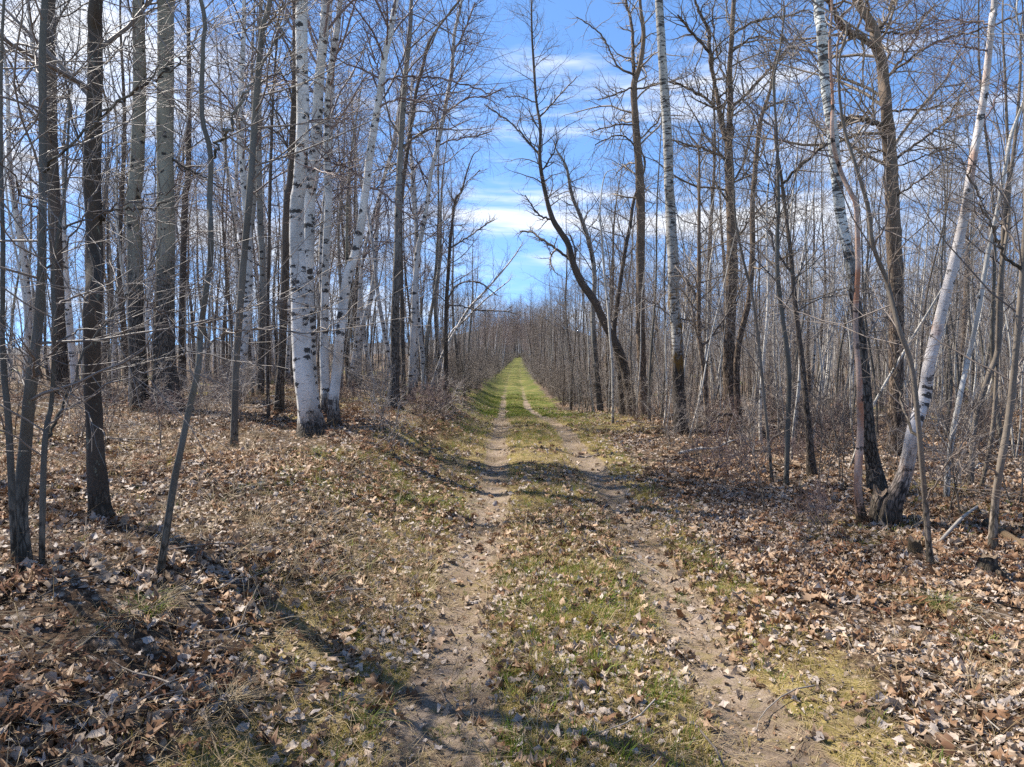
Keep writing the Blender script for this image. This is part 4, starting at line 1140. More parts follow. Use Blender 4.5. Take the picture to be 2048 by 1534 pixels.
def scatter_object(name, coll, P, E, Sc, I, label, kind='stuff', mat=None):
    me = bpy.data.meshes.new(name)
    me.vertices.add(len(P))
    me.vertices.foreach_set('co', np.ascontiguousarray(P, np.float32).ravel())
    a = me.attributes.new('rot', 'FLOAT_VECTOR', 'POINT')
    a.data.foreach_set('vector', np.ascontiguousarray(E, np.float32).ravel())
    a = me.attributes.new('scl', 'FLOAT_VECTOR', 'POINT')
    a.data.foreach_set('vector', np.ascontiguousarray(Sc, np.float32).ravel())
    a = me.attributes.new('pick', 'INT', 'POINT')
    a.data.foreach_set('value', np.ascontiguousarray(I, np.int32))
    o = obj_from(name, me)
    tag(o, label, None, None, kind)
    ng = bpy.data.node_groups.new(name + '_scatter', 'GeometryNodeTree')
    ng.interface.new_socket('Geometry', in_out='INPUT', socket_type='NodeSocketGeometry')
    ng.interface.new_socket('Geometry', in_out='OUTPUT', socket_type='NodeSocketGeometry')
    gi = ng.nodes.new('NodeGroupInput')
    go = ng.nodes.new('NodeGroupOutput')
    ip = ng.nodes.new('GeometryNodeInstanceOnPoints')
    ci = ng.nodes.new('GeometryNodeCollectionInfo')
    ci.inputs['Collection'].default_value = coll
    ci.inputs['Separate Children'].default_value = True
    ci.inputs['Reset Children'].default_value = True
    ng.links.new(gi.outputs[0], ip.inputs['Points'])
    ng.links.new(ci.outputs[0], ip.inputs['Instance'])
    ip.inputs['Pick Instance'].default_value = True
    for nm, ty, sock in (('rot', 'FLOAT_VECTOR', 'Rotation'), ('scl', 'FLOAT_VECTOR', 'Scale'), ('pick', 'INT', 'Instance Index')):
        na = ng.nodes.new('GeometryNodeInputNamedAttribute')
        na.data_type = ty
        na.inputs[0].default_value = nm
        ng.links.new(na.outputs['Attribute'], ip.inputs[sock])
    ng.links.new(ip.outputs[0], go.inputs[0])
    md = o.modifiers.new('scatter', 'NODES')
    md.node_group = ng
    return o


def proto_coll(name, meshes):
    c = bpy.data.collections.new(name)
    for i, me in enumerate(meshes):
        o = bpy.data.objects.new('%s_%02d' % (name, i), me)
        c.objects.link(o)
    return c


# --- leaves


def leaf_mesh(kind, seed):
    rg = np.random.default_rng(seed)
    if kind == 'aspen':
        out = [(0, -0.55), (0.30, -0.42), (0.50, -0.08), (0.40, 0.25), (0.16, 0.48), (0, 0.62)]
    else:
        out = [(0, -0.6), (0.10, -0.42), (0.30, -0.40), (0.14, -0.22), (0.42, -0.12), (0.18, 0.02), (0.40, 0.20), (0.15, 0.30), (0.20, 0.48), (0, 0.66)]
    rgt = np.array(out)
    rgt = rgt * (1 + 0.15 * rg.normal(size=rgt.shape))
    rgt[0, 0] = rgt[-1, 0] = 0
    n = len(rgt)
    mid = np.stack([np.zeros(n), np.linspace(rgt[0, 1], rgt[-1, 1], n)], 1)
    lft = rgt * np.array([-1, 1]) * (1 + 0.05 * rg.normal(size=rgt.shape))
    lft[0], lft[-1] = rgt[0], rgt[-1]
    pts = np.vstack([mid, rgt[1:-1], lft[1:-1]])
    c1, c2, tw = rg.uniform(-0.4, 2.2), rg.uniform(-0.8, 1.3), rg.uniform(-1.1, 1.1)
    x, y = pts[:, 0], pts[:, 1]
    z = c1 * x * x * 1.1 + c2 * 0.45 * y * y + tw * x * y + 0.085 * rg.normal(size=len(x))
    V = np.stack([x * (1 - 0.16 * abs(c1)), y * (1 - 0.15 * abs(c2)), z], 1)
    R = [0] + list(range(n, n + n - 2)) + [n - 1]
    Lf = [0] + list(range(n + n - 2, n + 2 * (n - 2))) + [n - 1]
    Q, T = [], []
    for i in range(n - 1):
        for S_, fl in ((R, False), (Lf, True)):
            a, b, c, d = i, S_[i], S_[i + 1], i + 1
            f = [a, b, c, d]
            f = [v for j, v in enumerate(f) if v not in f[:j]]
            if fl:
                f = f[::-1]
            (Q if len(f) == 4 else T).append(f)
    V = np.vstack([V])
    F = [np.array(k, int) for k in (Q, T) if k]
    me = make_mesh('fallen_leaf', V, F, M['leaf_aspen' if kind == 'aspen' else 'leaf_oak'])
    return me


LEAVES = [leaf_mesh('aspen', s) for s in range(1, 9)] + [leaf_mesh('oak', s) for s in range(20, 26)]
leaf_coll = proto_coll('fallen_leaf_kinds', LEAVES)


def wedge(n, d0, d1, power, rg, half=0.86, pad=0.8):
    """random points in the viewed wedge, density falling with distance like d**-power"""
    k = 2 - power
    uu = rg.random(n)
    d = (d0 ** k + uu * (d1 ** k - d0 ** k)) ** (1 / k)
    x = (rg.random(n) * 2 - 1) * (half * d + pad)
    return x, d


rgL = np.random.default_rng(77)
x1, y1 = wedge(100000, 2.0, 9.0, 0.0, rgL)
x2, y2 = wedge(190000, 9.0, 45.0, 1.4, rgL)
lx, ly = np.concatenate([x1, x2]), np.concatenate([y1, y2])
trm, grm = path_masks(lx, ly)
cl_ = fbm(lx * 0.8, ly * 0.8, s=51, oct=3)
cl2 = fbm(lx * 3.0, ly * 3.0, s=53, oct=2)
uL = lx - path_x(ly)
dens = (1.0 - 0.64 * grm) * (1 - 0.80 * trm) * np.clip(0.66 + 0.8 * cl_ + 0.5 * cl2, 0.05, 1)
dens = dens * np.where(np.abs(uL) < 1.6, 1 - 0.75 * sstep(ly, 14, 30), 1)
keep = rgL.random(len(lx)) < dens
lx, ly = lx[keep], ly[keep]
nL = len(lx)
oakish = sstep(fbm(lx * 0.35, ly * 0.35, s=57, oct=2) + 0.25 * (lx > 2), -0.3, 0.8)
is_oak = rgL.random(nL) < 0.12 + 0.26 * oakish
pick = np.where(is_oak, rgL.integers(8, 14, nL), rgL.integers(0, 8, nL))
sz = np.where(is_oak, rgL.uniform(0.045, 0.125, nL), 0.022 + 0.052 * rgL.random(nL) ** 1.3) * np.where(ly > 9, 1.15, 1.0)
tiltl = np.where(rgL.random(nL) < 0.4, 0.75, 0.28)
hb = np.array(TREE_BASES)
near = hb[(hb[:, 1] < 17)]
E = np.stack([rgL.normal(size=nL) * tiltl, rgL.normal(size=nL) * tiltl, rgL.random(nL) * 6.283], 1)
flip = rgL.random(nL) < 0.4
E[flip, 0] += math.pi
lz = terrain(lx, ly) + 0.006 + sz * 0.14 + rgL.random(nL) * 0.022 * (1 - np.clip(np.interp(np.abs(lx - path_x(ly)), [0, 2], [1, 0]), 0, 1))
bank = []
for (bx, by) in near:
    k_ = 70
    a_ = rgL.random(k_) * 6.283
    r_ = 0.10 + 0.32 * rgL.random(k_)
    bank.append(np.stack([bx + r_ * np.cos(a_), by + r_ * np.sin(a_), terrain(bx + r_ * np.cos(a_), by + r_ * np.sin(a_)) + 0.02 + 0.10 * np.exp(-r_ / 0.12) * rgL.random(k_)], 1))
bank = np.concatenate(bank)
nb_ = len(bank)
lx, ly, lz = np.concatenate([lx, bank[:, 0]]), np.concatenate([ly, bank[:, 1]]), np.concatenate([lz, bank[:, 2]])
E = np.concatenate([E, np.stack([rgL.normal(size=nb_) * 0.5, rgL.normal(size=nb_) * 0.5, rgL.random(nb_) * 6.28], 1)])
sz = np.concatenate([sz, rgL.uniform(0.035, 0.09, nb_)])
pick = np.concatenate([pick, rgL.integers(0, 14, nb_)])
nL = len(lx)
# the leaves that show largest are objects of their own
PL = np.stack([lx, ly, lz], 1)
inview = (np.abs(lx) < 0.71 * ly) & (ly > 3.05)
big = np.where(inview, sz / ly, 0)
order = np.argsort(-big)
own = order[:300]
rest = np.ones(nL, bool)
rest[own] = False
for i in own:
    o = bpy.data.objects.new('fallen_leaf', LEAVES[int(pick[i])])
    COL.objects.link(o)
    o.parent = ground
    o.location = [float(v) for v in PL[i]]
    o.rotation_euler = [float(v) for v in E[i]]
    o.scale = (float(sz[i]),) * 3
S3 = np.repeat(sz[:, None], 3, 1)
scatter_object('leaf_litter', leaf_coll, PL[rest], E[rest], S3[rest], pick[rest], 'grey and tan fallen leaves carpeting the forest floor')

# --- crumbs of broken leaf, everywhere, on the track too
x1, y1 = wedge(90000, 2.0, 9.0, 0.0, rgL)
x2, y2 = wedge(60000, 9.0, 22.0, 1.2, rgL)
cx, cy = np.concatenate([x1, x2]), np.concatenate([y1, y2])
trm, grm = path_masks(cx, cy)
kk = fbm(cx * 2.2, cy * 2.2, s=58, oct=3)
keep = rgL.random(len(cx)) < (1 - 0.55 * trm) * (0.85 - 0.25 * grm) * np.clip(0.8 + 0.6 * kk, 0.1, 1)
cx, cy = cx[keep], cy[keep]
n = len(cx)
s = rgL.uniform(0.010, 0.030, n)
scatter_object('leaf_crumbs', leaf_coll, np.stack([cx, cy, terrain(cx, cy) + 0.004 + s * 0.2], 1), np.stack([rgL.normal(size=n) * 0.5, rgL.normal(size=n) * 0.5, rgL.random(n) * 6.28], 1),
               np.stack([s, s * rgL.uniform(0.6, 1.6, n), s], 1), rgL.integers(0, 14, n), 'crumbled bits of dead leaf over floor and wheel tracks')

# --- grass


def grass_mesh(seed, nb, h, spread, lean, mat, w=0.0022):
    rg = np.random.default_rng(seed)
    V, T, Q = [], [], []
    for b in range(nb):
        a = rg.random() * 6.283
        r = spread * math.sqrt(rg.random())
        bx, by = r * math.cos(a), r * math.sin(a)
        az = a + rg.normal() * 0.8
        hh = h * rg.uniform(0.5, 1.15)
        ll = lean * rg.uniform(0.4, 1.5)
        dx, dy = math.cos(az), math.sin(az)
        px, py = -dy * w, dx * w
        o = len(V)
        for k, (t, ww) in enumerate(((0, 1), (0.5, 0.85))):
            cx, cy, cz = bx + dx * ll * hh * t * t, by + dy * ll * hh * t * t, hh * t * (1 - 0.25 * ll * t)
            V += [(cx + px * ww, cy + py * ww, cz), (cx - px * ww, cy - py * ww, cz)]
        V.append((bx + dx * ll * hh, by + dy * ll * hh, hh * (1 - 0.35 * min(2, ll))))
        Q.append((o, o + 1, o + 3, o + 2))
        T.append((o + 2, o + 3, o + 4))
    return make_mesh('grass_tuft', np.array(V), [np.array(Q), np.array(T)], mat)


gshort = [grass_mesh(s, 16, 0.055, 0.05, 0.7, M['grass']) for s in range(4)] + [grass_mesh(s, 12, 0.09, 0.04, 0.6, M['grass_green']) for s in range(4, 7)] + [grass_mesh(7, 9, 0.15, 0.05, 0.9, M['grass']), grass_mesh(8, 9, 0.14, 0.04, 1.1, M['grass_green'])]
gcoll = proto_coll('short_grass_kinds', gshort)
rgG = np.random.default_rng(99)
x1, y1 = wedge(38000, 2.0, 10.0, 0.2, rgG)
x2, y2 = wedge(60000, 10.0, 60.0, 1.3, rgG)
gx, gy = np.concatenate([x1, x2]), np.concatenate([y1, y2])
ctr = rgG.random(len(gx)) < 0.5
gx = np.where(ctr, path_x(gy) + rgG.normal(size=len(gx)) * 1.5, gx)
trm, grm = path_masks(gx, gy)
patch = sstep(fbm(gx * 0.9, gy * 0.7, s=63, oct=3), -0.15, 0.55)
keep = rgG.random(len(gx)) < np.clip(grm * (0.30 + 0.75 * patch) * (1 - trm) ** 2 + 0.03 * patch, 0, 1)
gx, gy, patch = gx[keep], gy[keep], patch[keep]
n = len(gx)
green = rgG.random(n) < 0.07 + 0.20 * patch + 0.5 * sstep(gy, 18, 32) + 0.35 * patch * np.exp(-((gx - path_x(gy) + 1.7) / 0.4) ** 2)
pick = np.where(green, rgG.integers(4, 7, n), rgG.integers(0, 4, n))
pick = np.where(rgG.random(n) < 0.07, rgG.integers(7, 9, n), pick)
s = rgG.uniform(0.55, 1.15, n) * np.where(gy > 15, 1.3, 1.0)
scatter_object('short_grass', gcoll, np.stack([gx, gy, terrain(gx, gy) - 0.003], 1), np.stack([rgG.normal(size=n) * 0.15, rgG.normal(size=n) * 0.15, rgG.random(n) * 6.28], 1),
               np.stack([s, s, s * rgG.uniform(0.7, 1.2, n)], 1), pick, 'short yellow green grass along the track')

bits = [grass_mesh(s, 6, 0.07, 0.06, 3.2, M['straw'], 0.0016) for s in range(50, 54)]
bcoll = proto_coll('straw_bit_kinds', bits)
x1, y1 = wedge(50000, 2.0, 26.0, 1.0, rgG)
x1 = np.where(rgG.random(len(x1)) < 0.6, path_x(y1) + rgG.normal(size=len(x1)) * 1.5, x1)
trm, grm = path_masks(x1, y1)
keep = rgG.random(len(x1)) < (0.15 + 0.8 * grm) * (1 - 0.7 * trm)
gx, gy = x1[keep], y1[keep]
n = len(gx)
s = rgG.uniform(0.6, 1.3, n)
scatter_object('straw_bits', bcoll, np.stack([gx, gy, terrain(gx, gy) + 0.004], 1), np.stack([rgG.normal(size=n) * 0.1, rgG.normal(size=n) * 0.1, rgG.random(n) * 6.28], 1),
               np.stack([s, s, s * 0.35], 1), rgG.integers(0, 4, n), 'flattened bits of dead grass on and beside the track')

straw = [grass_mesh(s, 9, 0.26, 0.05, 1.7, M['straw'], 0.0017) for s in range(30, 34)] + [grass_mesh(s, 7, 0.38, 0.04, 2.2, M['straw'], 0.0017) for s in range(34, 36)]
scoll = proto_coll('straw_kinds', straw)
x1, y1 = wedge(34000, 2.3, 26.0, 0.9, rgG)
pm = sstep(fbm(x1 * 0.55, y1 * 0.55, s=83, oct=3), -0.1, 0.7)
uu = x1 - path_x(y1)
keep = rgG.random(len(x1)) < np.where(uu < -1.2, 0.10 + 0.85 * pm, np.where(uu > 1.6, 0.04 + 0.22 * pm, 0.03))
gx, gy = x1[keep], y1[keep]
n = len(gx)
s = rgG.uniform(0.5, 1.05, n)
scatter_object('dry_straw', scoll, np.stack([gx, gy, terrain(gx, gy)], 1), np.stack([rgG.normal(size=n) * 0.3, rgG.normal(size=n) * 0.3, rgG.random(n) * 6.28], 1),
               np.stack([s, s, s * 0.8], 1), rgG.integers(0, 6, n), 'dry straw coloured grass bent over the leaves')


# --- dead bracken and sticks


def fern_mesh(seed):
    rg = np.random.default_rng(seed)
    V, T = [], []
    L = 0.32
    for k in range(13):
        t = (k + 1) / 14
        x = L * t
        z = 0.10 * math.sin(t * 2.6) + 0.01 * rg.normal()
        y = 0.03 * math.sin(t * 3 + seed)
        for sgn in (-1, 1):
            o = len(V)
            ln = 0.085 * (1 - 0.75 * t) * rg.uniform(0.6, 1.2)
            V += [(x - 0.008, y, z), (x + 0.008, y, z), (x + 0.02 + 0.02 * rg.normal(), y + sgn * ln, z - 0.3 * ln + 0.02 * rg.normal())]
            T.append((o, o + 1, o + 2))
    o = len(V)
    for k in range(8):
        t = k / 7
        V += [(L * t, 0.03 * math.sin(t * 3 + seed) - 0.002, 0.10 * math.sin(t * 2.6)), (L * t, 0.03 * math.sin(t * 3 + seed) + 0.002, 0.10 * math.sin(t * 2.6))]
    Q = [(o + 2 * k, o + 2 * k + 1, o + 2 * k + 3, o + 2 * k + 2) for k in range(7)]
    return make_mesh('dead_fern', np.array(V), [np.array(T), np.array(Q)], M['fern'])


fcoll = proto_coll('dead_fern_kinds', [fern_mesh(s) for s in range(4)])
x1, y1 = wedge(15000, 2.6, 22.0, 1.0, rgG)
uu = x1 - path_x(y1)
pm = sstep(fbm(x1 * 0.45, y1 * 0.45, s=93, oct=3), -0.05, 0.6)
keep = rgG.random(len(x1)) < np.where(uu < -1.8, 0.10 + 0.85 * pm, np.where(uu > 2.2, 0.03 + 0.12 * pm, 0))
gx, gy = x1[keep], y1[keep]
n = len(gx)
s = rgG.uniform(0.5, 1.15, n)
scatter_object('dead_bracken', fcoll, np.stack([gx, gy, terrain(gx, gy) + 0.015], 1), np.stack([rgG.normal(size=n) * 0.35, rgG.normal(size=n) * 0.25, rgG.random(n) * 6.28], 1),
               np.repeat(s[:, None], 3, 1), rgG.integers(0, 4, n), 'rust brown dead bracken lying among the leaves')


def stick_geo(seed, L, r, K=7, side=2):
    rg = np.random.default_rng(seed)
    t = np.linspace(0, 1, K)
    P = np.stack([L * (t - 0.5), 0.06 * L * np.sin(t * 4 + seed), 0.02 * L * np.sin(t * 6 + 2 * seed)], 1)
    P[:, 1:] += rg.normal(size=(K, 2)) * 0.012 * L
    R = r * (1 - 0.6 * t)
    g = [tubes(P[None], R[None], 5)]
    if side:
        C, RC = grow(P[None], R[None], side, 0.3, 0.9, lambda tt, q: L * 0.3 * (0.4 + q.random(tt.shape)), 40, 0.1, 0.0, 4, 0.6, 0.001, 0.0008, rg)
        C[:, :, 2] *= 0.4
        g.append(tubes(C, RC, 4))
    return join_geo(g)


sticks = []
for sd in range(6):
    V, F, B = stick_geo(sd, 0.5, 0.0035)
    sticks.append(make_mesh('stick', V, F, M['stick']))
kcoll = proto_coll('stick_kinds', sticks)
x1, y1 = wedge(2600, 2.6, 24.0, 0.9, rgG)
uu = np.abs(x1 - path_x(y1))
keep = rgG.random(len(x1)) < np.where(uu > 1.8, 0.6, 0.05)
gx, gy = x1[keep], y1[keep]
n = len(gx)
s = rgG.uniform(0.4, 1.7, n)
scatter_object('twig_litter', kcoll, np.stack([gx, gy, terrain(gx, gy) + 0.03], 1), np.stack([rgG.normal(size=n) * 0.12, rgG.normal(size=n) * 0.16, rgG.random(n) * 6.28], 1),
               np.repeat(s[:, None], 3, 1), rgG.integers(0, 6, n), 'small dead twigs scattered over the leaf litter')

# ------------------------------------------------------------------ far woodland, one mass
far_meshes = []
for key, which in (('birch', 0), ('maple', 0), ('maple', 2), ('poplar', 0), ('poplar', 2), ('sapling', 0), ('sapling', 1), ('sapling', 3), ('whip', 0), ('whip', 2)):
    root, parts = PROTO[key][which]
    vs, fs, mi, mats, attr = [], {}, {}, [], []
    o = 0
    for k, p in enumerate(parts):
        me = p.data
        co = np.empty(len(me.vertices) * 3, np.float32)
        me.vertices.foreach_get('co', co)
        li = np.empty(len(me.loops), np.int32)
        me.loops.foreach_get('vertex_index', li)
        q = li.reshape(-1, 4) + o
        vs.append(co.reshape(-1, 3))
        fs.setdefault(4, []).append(q)
        mi.setdefault(4, []).append(np.full(len(q), k))
        mats.append(me.materials[0])
        if 'bark_co' in me.attributes:
            bc = np.empty(len(me.vertices) * 3, np.float32)
            me.attributes['bark_co'].data.foreach_get('vector', bc)
            attr.append(bc.reshape(-1, 3))
        else:
            attr.append(np.zeros((len(me.vertices), 3)))
        o += len(me.vertices)
    far_meshes.append(make_mesh('far_tree', np.concatenate(vs), [np.concatenate(fs[4])], mats, {'bark_co': np.concatenate(attr)}, np.concatenate(mi[4])))
far_coll = proto_coll('far_tree_kinds', far_meshes)
rgF = np.random.default_rng(123)


def far_wood(name, n, d0, d1, sidef, label, weights, ss):
    x, y = wedge(n, d0, d1, 0.85, rgF, 0.80, 2)
    u = x - path_x(y)
    k = sidef(u, y)
    x, y = x[k], y[k]
    m = len(x)
    s = rgF.uniform(ss[0], ss[1], m)
    scatter_object(name, far_coll, np.stack([x, y, terrain(x, y) - 0.05], 1), np.stack([rgF.normal(size=m) * 0.04, rgF.normal(size=m) * 0.04, rgF.random(m) * 6.28], 1),
                   np.repeat(s[:, None], 3, 1), rgF.choice(10, m, p=weights), label)


wl = np.array([0.2, 0.16, 0.06, 0.16, 0.12, 0.10, 0.08, 0.08, 0.1, 0.1])
wr = np.array([0.01, 0.04, 0.02, 0.04, 0.05, 0.32, 0.30, 0.12, 0.25, 0.25])
far_wood('left_far_woodland', 1100, 46, 260, lambda u, y: u < -np.where(y > 90, 2.3, 3.2), 'mass of bare grey woodland far back on the left', wl / wl.sum(), (0.75, 1.1))
far_wood('right_far_woodland', 4600, 42, 260, lambda u, y: u > np.where(y > 90, 2.3, 3.2), 'mass of pale bare saplings far back on the right', wr / wr.sum(), (0.75, 1.1))
far_wood('end_woodland', 900, 255, 420, lambda u, y: (np.abs(u) < 150) & (np.abs(u) > 2.5), 'bare grey woodland spread beyond the far end of the track', wl / wl.sum(), (0.85, 1.2))
m = 900
y = rgF.uniform(90, 345, m)
u = rgF.choice([-1.0, 1.0], m) * (2.4 + 5.5 * rgF.random(m) ** 1.5)
u = np.where(y > 285, rgF.normal(size=m) * 9, u)
x = path_x(y) + u
sc_ = rgF.uniform(0.45, 0.85, m) * np.where(y > 285, 2.1, 1.0)
scatter_object('track_end_woodland', far_coll, np.stack([x, y, terrain(x, y) - 0.05], 1), np.stack([rgF.normal(size=m) * 0.05, np.clip(-u * 0.012, -0.08, 0.08) + rgF.normal(size=m) * 0.04, rgF.random(m) * 6.28], 1),
               np.repeat(sc_[:, None], 3, 1), rgF.choice(10, m, p=wl / wl.sum()), 'bare grey woodland closing over the far end of the track')
shr = []
for root, parts in PROTO['shrub']:
    shr.append(parts[0].data)
    shr.append(parts[1].data)
brush_coll = proto_coll('brush_kinds', shr)
m = 900
y = 46 + 250 * rgF.random(m) ** 1.3
u = rgF.choice([-1.0, 1.0], m) * (np.interp(y, [46, 110, 300], [3.0, 2.0, 1.8]) + np.abs(rgF.normal(size=m)) * 2.2)
u = np.where(y > 280, rgF.normal(size=m) * 3, u)
x = path_x(y) + u
pk = rgF.integers(0, 3, m)
P_ = np.stack([x, y, terrain(x, y) - 0.05], 1)
E_ = np.stack([rgF.normal(size=m) * 0.06, rgF.normal(size=m) * 0.06, rgF.random(m) * 6.28], 1)
s_ = np.repeat(rgF.uniform(0.5, 1.15, m)[:, None], 3, 1)
scatter_object('verge_brush', brush_coll, np.concatenate([P_, P_]), np.concatenate([E_, E_]), np.concatenate([s_, s_]), np.concatenate([pk * 2, pk * 2 + 1]), 'leafless brush along both verges of the distant track')

# ------------------------------------------------------------------ logs, stumps, fallen branches, tussocks


def ground_stick(name, label, px, w, mat, cat, lift=0.0, S=8, side=2, seed=0, bark=None):
    """a branch lying on the ground along pixel points (x, y)"""
    rg = np.random.default_rng(300 + seed)
    pts = np.array([pix_ground(*p) for p in px])
    r = 0.5 * w / F_PX * pts[:, 1].mean()
    pts[:, 2] = terrain(pts[:, 0], pts[:, 1]) + r * 0.8 + 0.015
    if lift:
        pts[:, 2] += lift * np.sin(np.linspace(0, np.pi, len(pts)))
    c = pts.mean(0)
    c[2] = float(terrain(c[0], c[1]))
    rs = resample(pts, 16)
    R = r * (1 - 0.45 * np.linspace(0, 1, 16)) if r < 0.03 else r * (1 - 0.15 * np.linspace(0, 1, 16))
    root = empty(name, c, label, cat)
    V, F, B = tubes((rs - c)[None], R[None], S, None, True)
    obj_from('main_stem', make_mesh('main_stem', V, F, M[mat], {'bark_co': B}), root)
    if side:
        C, RC = grow((rs - c)[None], R[None], side, 0.3, 0.95, lambda tt, q: 0.25 * np.linalg.norm(pts[-1] - pts[0]) * (0.4 + q.random(tt.shape)), 40, 0.1, 0.0, 5, 0.6, 0.002, 0.0015, rg)
        for k in range(side):
            V, F, B = tubes(C[k:k + 1], RC[k:k + 1], 5)
            obj_from('side_twig', make_mesh('side_twig', V, F, M[mat], {'bark_co': B}), root)
    return root


M['log'] = bark_mat('pale_log_wood', (0.33, 0.235, 0.16), (0.33, 0.235, 0.16), 0.0, 0.2, 0.6, lichen=0.1)
M['log_moss'] = bark_mat('mossy_log_bark', (0.10, 0.068, 0.038), (0.10, 0.068, 0.038), 0.0, 0.2, 0.9, lichen=0.4)
ground_stick('fallen_log', 'pale barkless log lying in leaves below the dark bent pole', [(1530, 916), (1575, 928), (1620, 944)], 12, 'log', 'log', side=0, S=10)
ground_stick('fallen_log', 'mossy brown log lying at the right edge of the photo', [(1972, 1056), (2010, 1080), (2056, 1108)], 18, 'log_moss', 'log', side=0, S=12)
ground_stick('fallen_branch', 'dark dead bough arching at the foot of the large spreading oak', [(1380, 872), (1432, 868), (1477, 866), (1530, 872)], 7, 'dark', 'branch', lift=0.4, seed=1)
ground_stick('fallen_branch', 'dark bough lying flat beside the mossy aspen', [(1372, 866), (1410, 869), (1450, 866)], 6, 'dark', 'branch', seed=2)
ground_stick('fallen_branch', 'bleached white bent stick lying in leaves right of the track', [(1606, 1232), (1676, 1248), (1702, 1300)], 4, 'stick', 'stick', seed=3, side=0)
ground_stick('fallen_branch', 'grey stick lying in leaves at the lower left', [(455, 1405), (545, 1350), (605, 1315)], 6, 'stick', 'stick', seed=4)
ground_stick('fallen_branch', 'long thin dead branch across the right hand litter under the saplings', [(1790, 1148), (1870, 1190), (1965, 1222)], 4, 'stick', 'stick', seed=5)
ground_stick('fallen_branch', 'thin branch lying beside the left wheel track', [(700, 1175), (760, 1215), (830, 1240)], 6, 'stick', 'stick', seed=6)
ground_stick('fallen_branch', 'thin pale branch in the litter behind the flaky trunk', [(215, 880), (290, 884), (355, 889)], 4, 'stick', 'stick', seed=7)
ground_stick('fallen_branch', 'brittle branch propped in the litter by the right edge', [(1880, 1092), (1930, 1060), (1985, 1000)], 6, 'stick', 'stick', seed=8, lift=0.12)


rgB = np.random.default_rng(909)
for k in range(26):
    right = k % 2 == 0
    for _ in range(60):
        y = rgB.uniform(8.5, 21)
        x = (rgB.uniform(2.9, 12) if right else -rgB.uniform(3.4, 14)) + float(path_x(y))
        if abs(px_of(x, y) - 1024) < 1020:
            break
    L_ = rgB.uniform(0.9, 2.6)
    a_ = rgB.uniform(-0.9, 0.9)
    r_ = rgB.uniform(0.010, 0.034)
    q_ = np.linspace(-0.5, 0.5, 5)
    px_ = x + q_ * L_ * math.cos(a_)
    py_ = y + q_ * L_ * math.sin(a_) + rgB.normal(size=5) * 0.03
    P_ = np.stack([px_, py_, terrain(px_, py_) + r_ * 0.7 + 0.02 + 0.05 * rgB.random(5)], 1)
    c_ = np.array([x, y, float(terrain(x, y))])
    rs_b = resample(P_ - c_, 14)
    rt_ = empty('fallen_branch', c_, 'dead limb lying in the litter of the %s' % ('right thicket' if right else 'left wood'), 'branch', 'dead limbs lying in the %s' % ('right thicket' if right else 'left wood'))
    V, F, B = tubes(rs_b[None], (r_ * (1 - 0.6 * np.linspace(0, 1, 14)))[None], 7, None, True)
    mt_ = M[('dark', 'stick', 'pole', 'birch_small')[k % 4]]
    obj_from('main_stem', make_mesh('main_stem', V, F, mt_, {'bark_co': B + np.array([0, 0, 1.5])}), rt_)
    C_, RC_ = grow(rs_b[None], (r_ * np.linspace(1, 0.4, 14))[None], 3, 0.3, 0.95, lambda tt, q: 0.3 * L_ * (0.4 + q.random(tt.shape)), 42, 0.12, 0.01, 6, 0.5, 0.003, 0.002, rgB)
    for z_ in range(3):
        V, F, B = tubes(C_[z_:z_ + 1], RC_[z_:z_ + 1], 5)
        obj_from('side_twig', make_mesh('side_twig', V, F, mt_, {'bark_co': B + np.array([0, 0, 1.5])}), rt_)


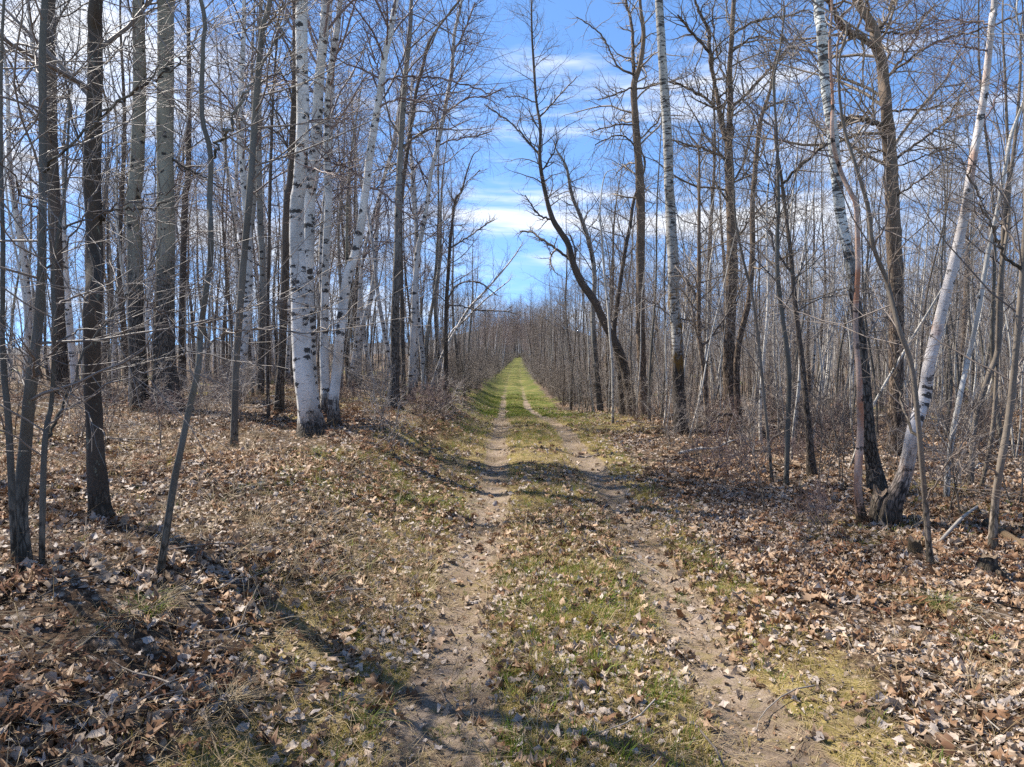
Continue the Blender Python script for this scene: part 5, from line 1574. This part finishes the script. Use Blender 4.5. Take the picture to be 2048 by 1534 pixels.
def stump(label, px, py, w, hpx, mat='log_moss', seed=0):
    g = pix_ground(px, py)
    r = 0.5 * w / F_PX * g[1]
    h = hpx / F_PX * g[1]
    loc = np.array([g[0], g[1], float(terrain(g[0], g[1]))])
    root = empty('tree_stump', loc, label, 'stump')
    rg = np.random.default_rng(400 + seed)
    K = 10
    t = np.linspace(0, 1, K)
    P = np.stack([0.15 * h * t * rg.normal(), 0 * t, -0.04 + (h + 0.04) * t], 1)
    V, F, B = trunk_geo(P, r * (1.15 - 0.3 * t), 14, 0.3, rg, 0.5)
    V = V.reshape(K, 14, 3)
    V[-1, :, 2] += rg.normal(size=14) * 0.16 * h
    V = V.reshape(-1, 3)
    obj_from('stump_body', make_mesh('stump_body', V, F, M[mat], {'bark_co': B}), root)
    n = 14
    top = V[-n:].copy()
    ctr = top.mean(0) - np.array([0, 0, 0.1 * h])
    T = np.array([(i, (i + 1) % n, n) for i in range(n)])
    obj_from('broken_top', make_mesh('broken_top', np.vstack([top, ctr]), [T], M['log'], {'bark_co': np.vstack([top, ctr])}), root)


stump('small mossy stump in the leaves below the brown crooked sapling', 1830, 1108, 22, 30, seed=1)
stump('rotten dark stump near the right edge beside a smaller one', 1975, 1148, 30, 34, 'dark', seed=2)
stump('smallest rotten stump, just right of and below the dark one', 2000, 1163, 18, 20, 'dark', seed=3)
stump('black split snag beside the foot of the large pinkish birch', 1755, 1046, 26, 62, 'dark', seed=4)
stump('small dark stump behind the flaky trunk', 213, 802, 14, 26, 'dark', seed=5)


def tussock(label, px, py, wpx, seed, mats):
    g = pix_ground(px, py)
    rr = 0.5 * wpx / F_PX * g[1]
    root = empty('grass_tussock', (g[0], g[1], float(terrain(g[0], g[1])) - 0.01), label, 'grass tuft', 'grass tussocks in the litter')
    a = grass_mesh(seed, 110, 0.15, rr * 0.8, 1.1, M[mats[0]], 0.0020)
    b = grass_mesh(seed + 1, 110, 0.20, rr * 1.0, 2.2, M[mats[1]], 0.0017)
    obj_from('green_blades', a, root)
    obj_from('dry_blades', b, root)


tussock('grass tussock with green heart below the crooked grey sapling', 285, 1225, 100, 900, ('grass_green', 'straw'))
tussock('bright green tussock in the litter near the right edge', 1960, 1300, 90, 910, ('grass_green', 'straw'))
tussock('small green tussock under the right hand saplings', 1880, 1215, 60, 915, ('grass_green', 'grass'))
tussock('pale straw tussock in the leaves left of the left wheel track', 440, 1420, 80, 925, ('straw', 'straw'))
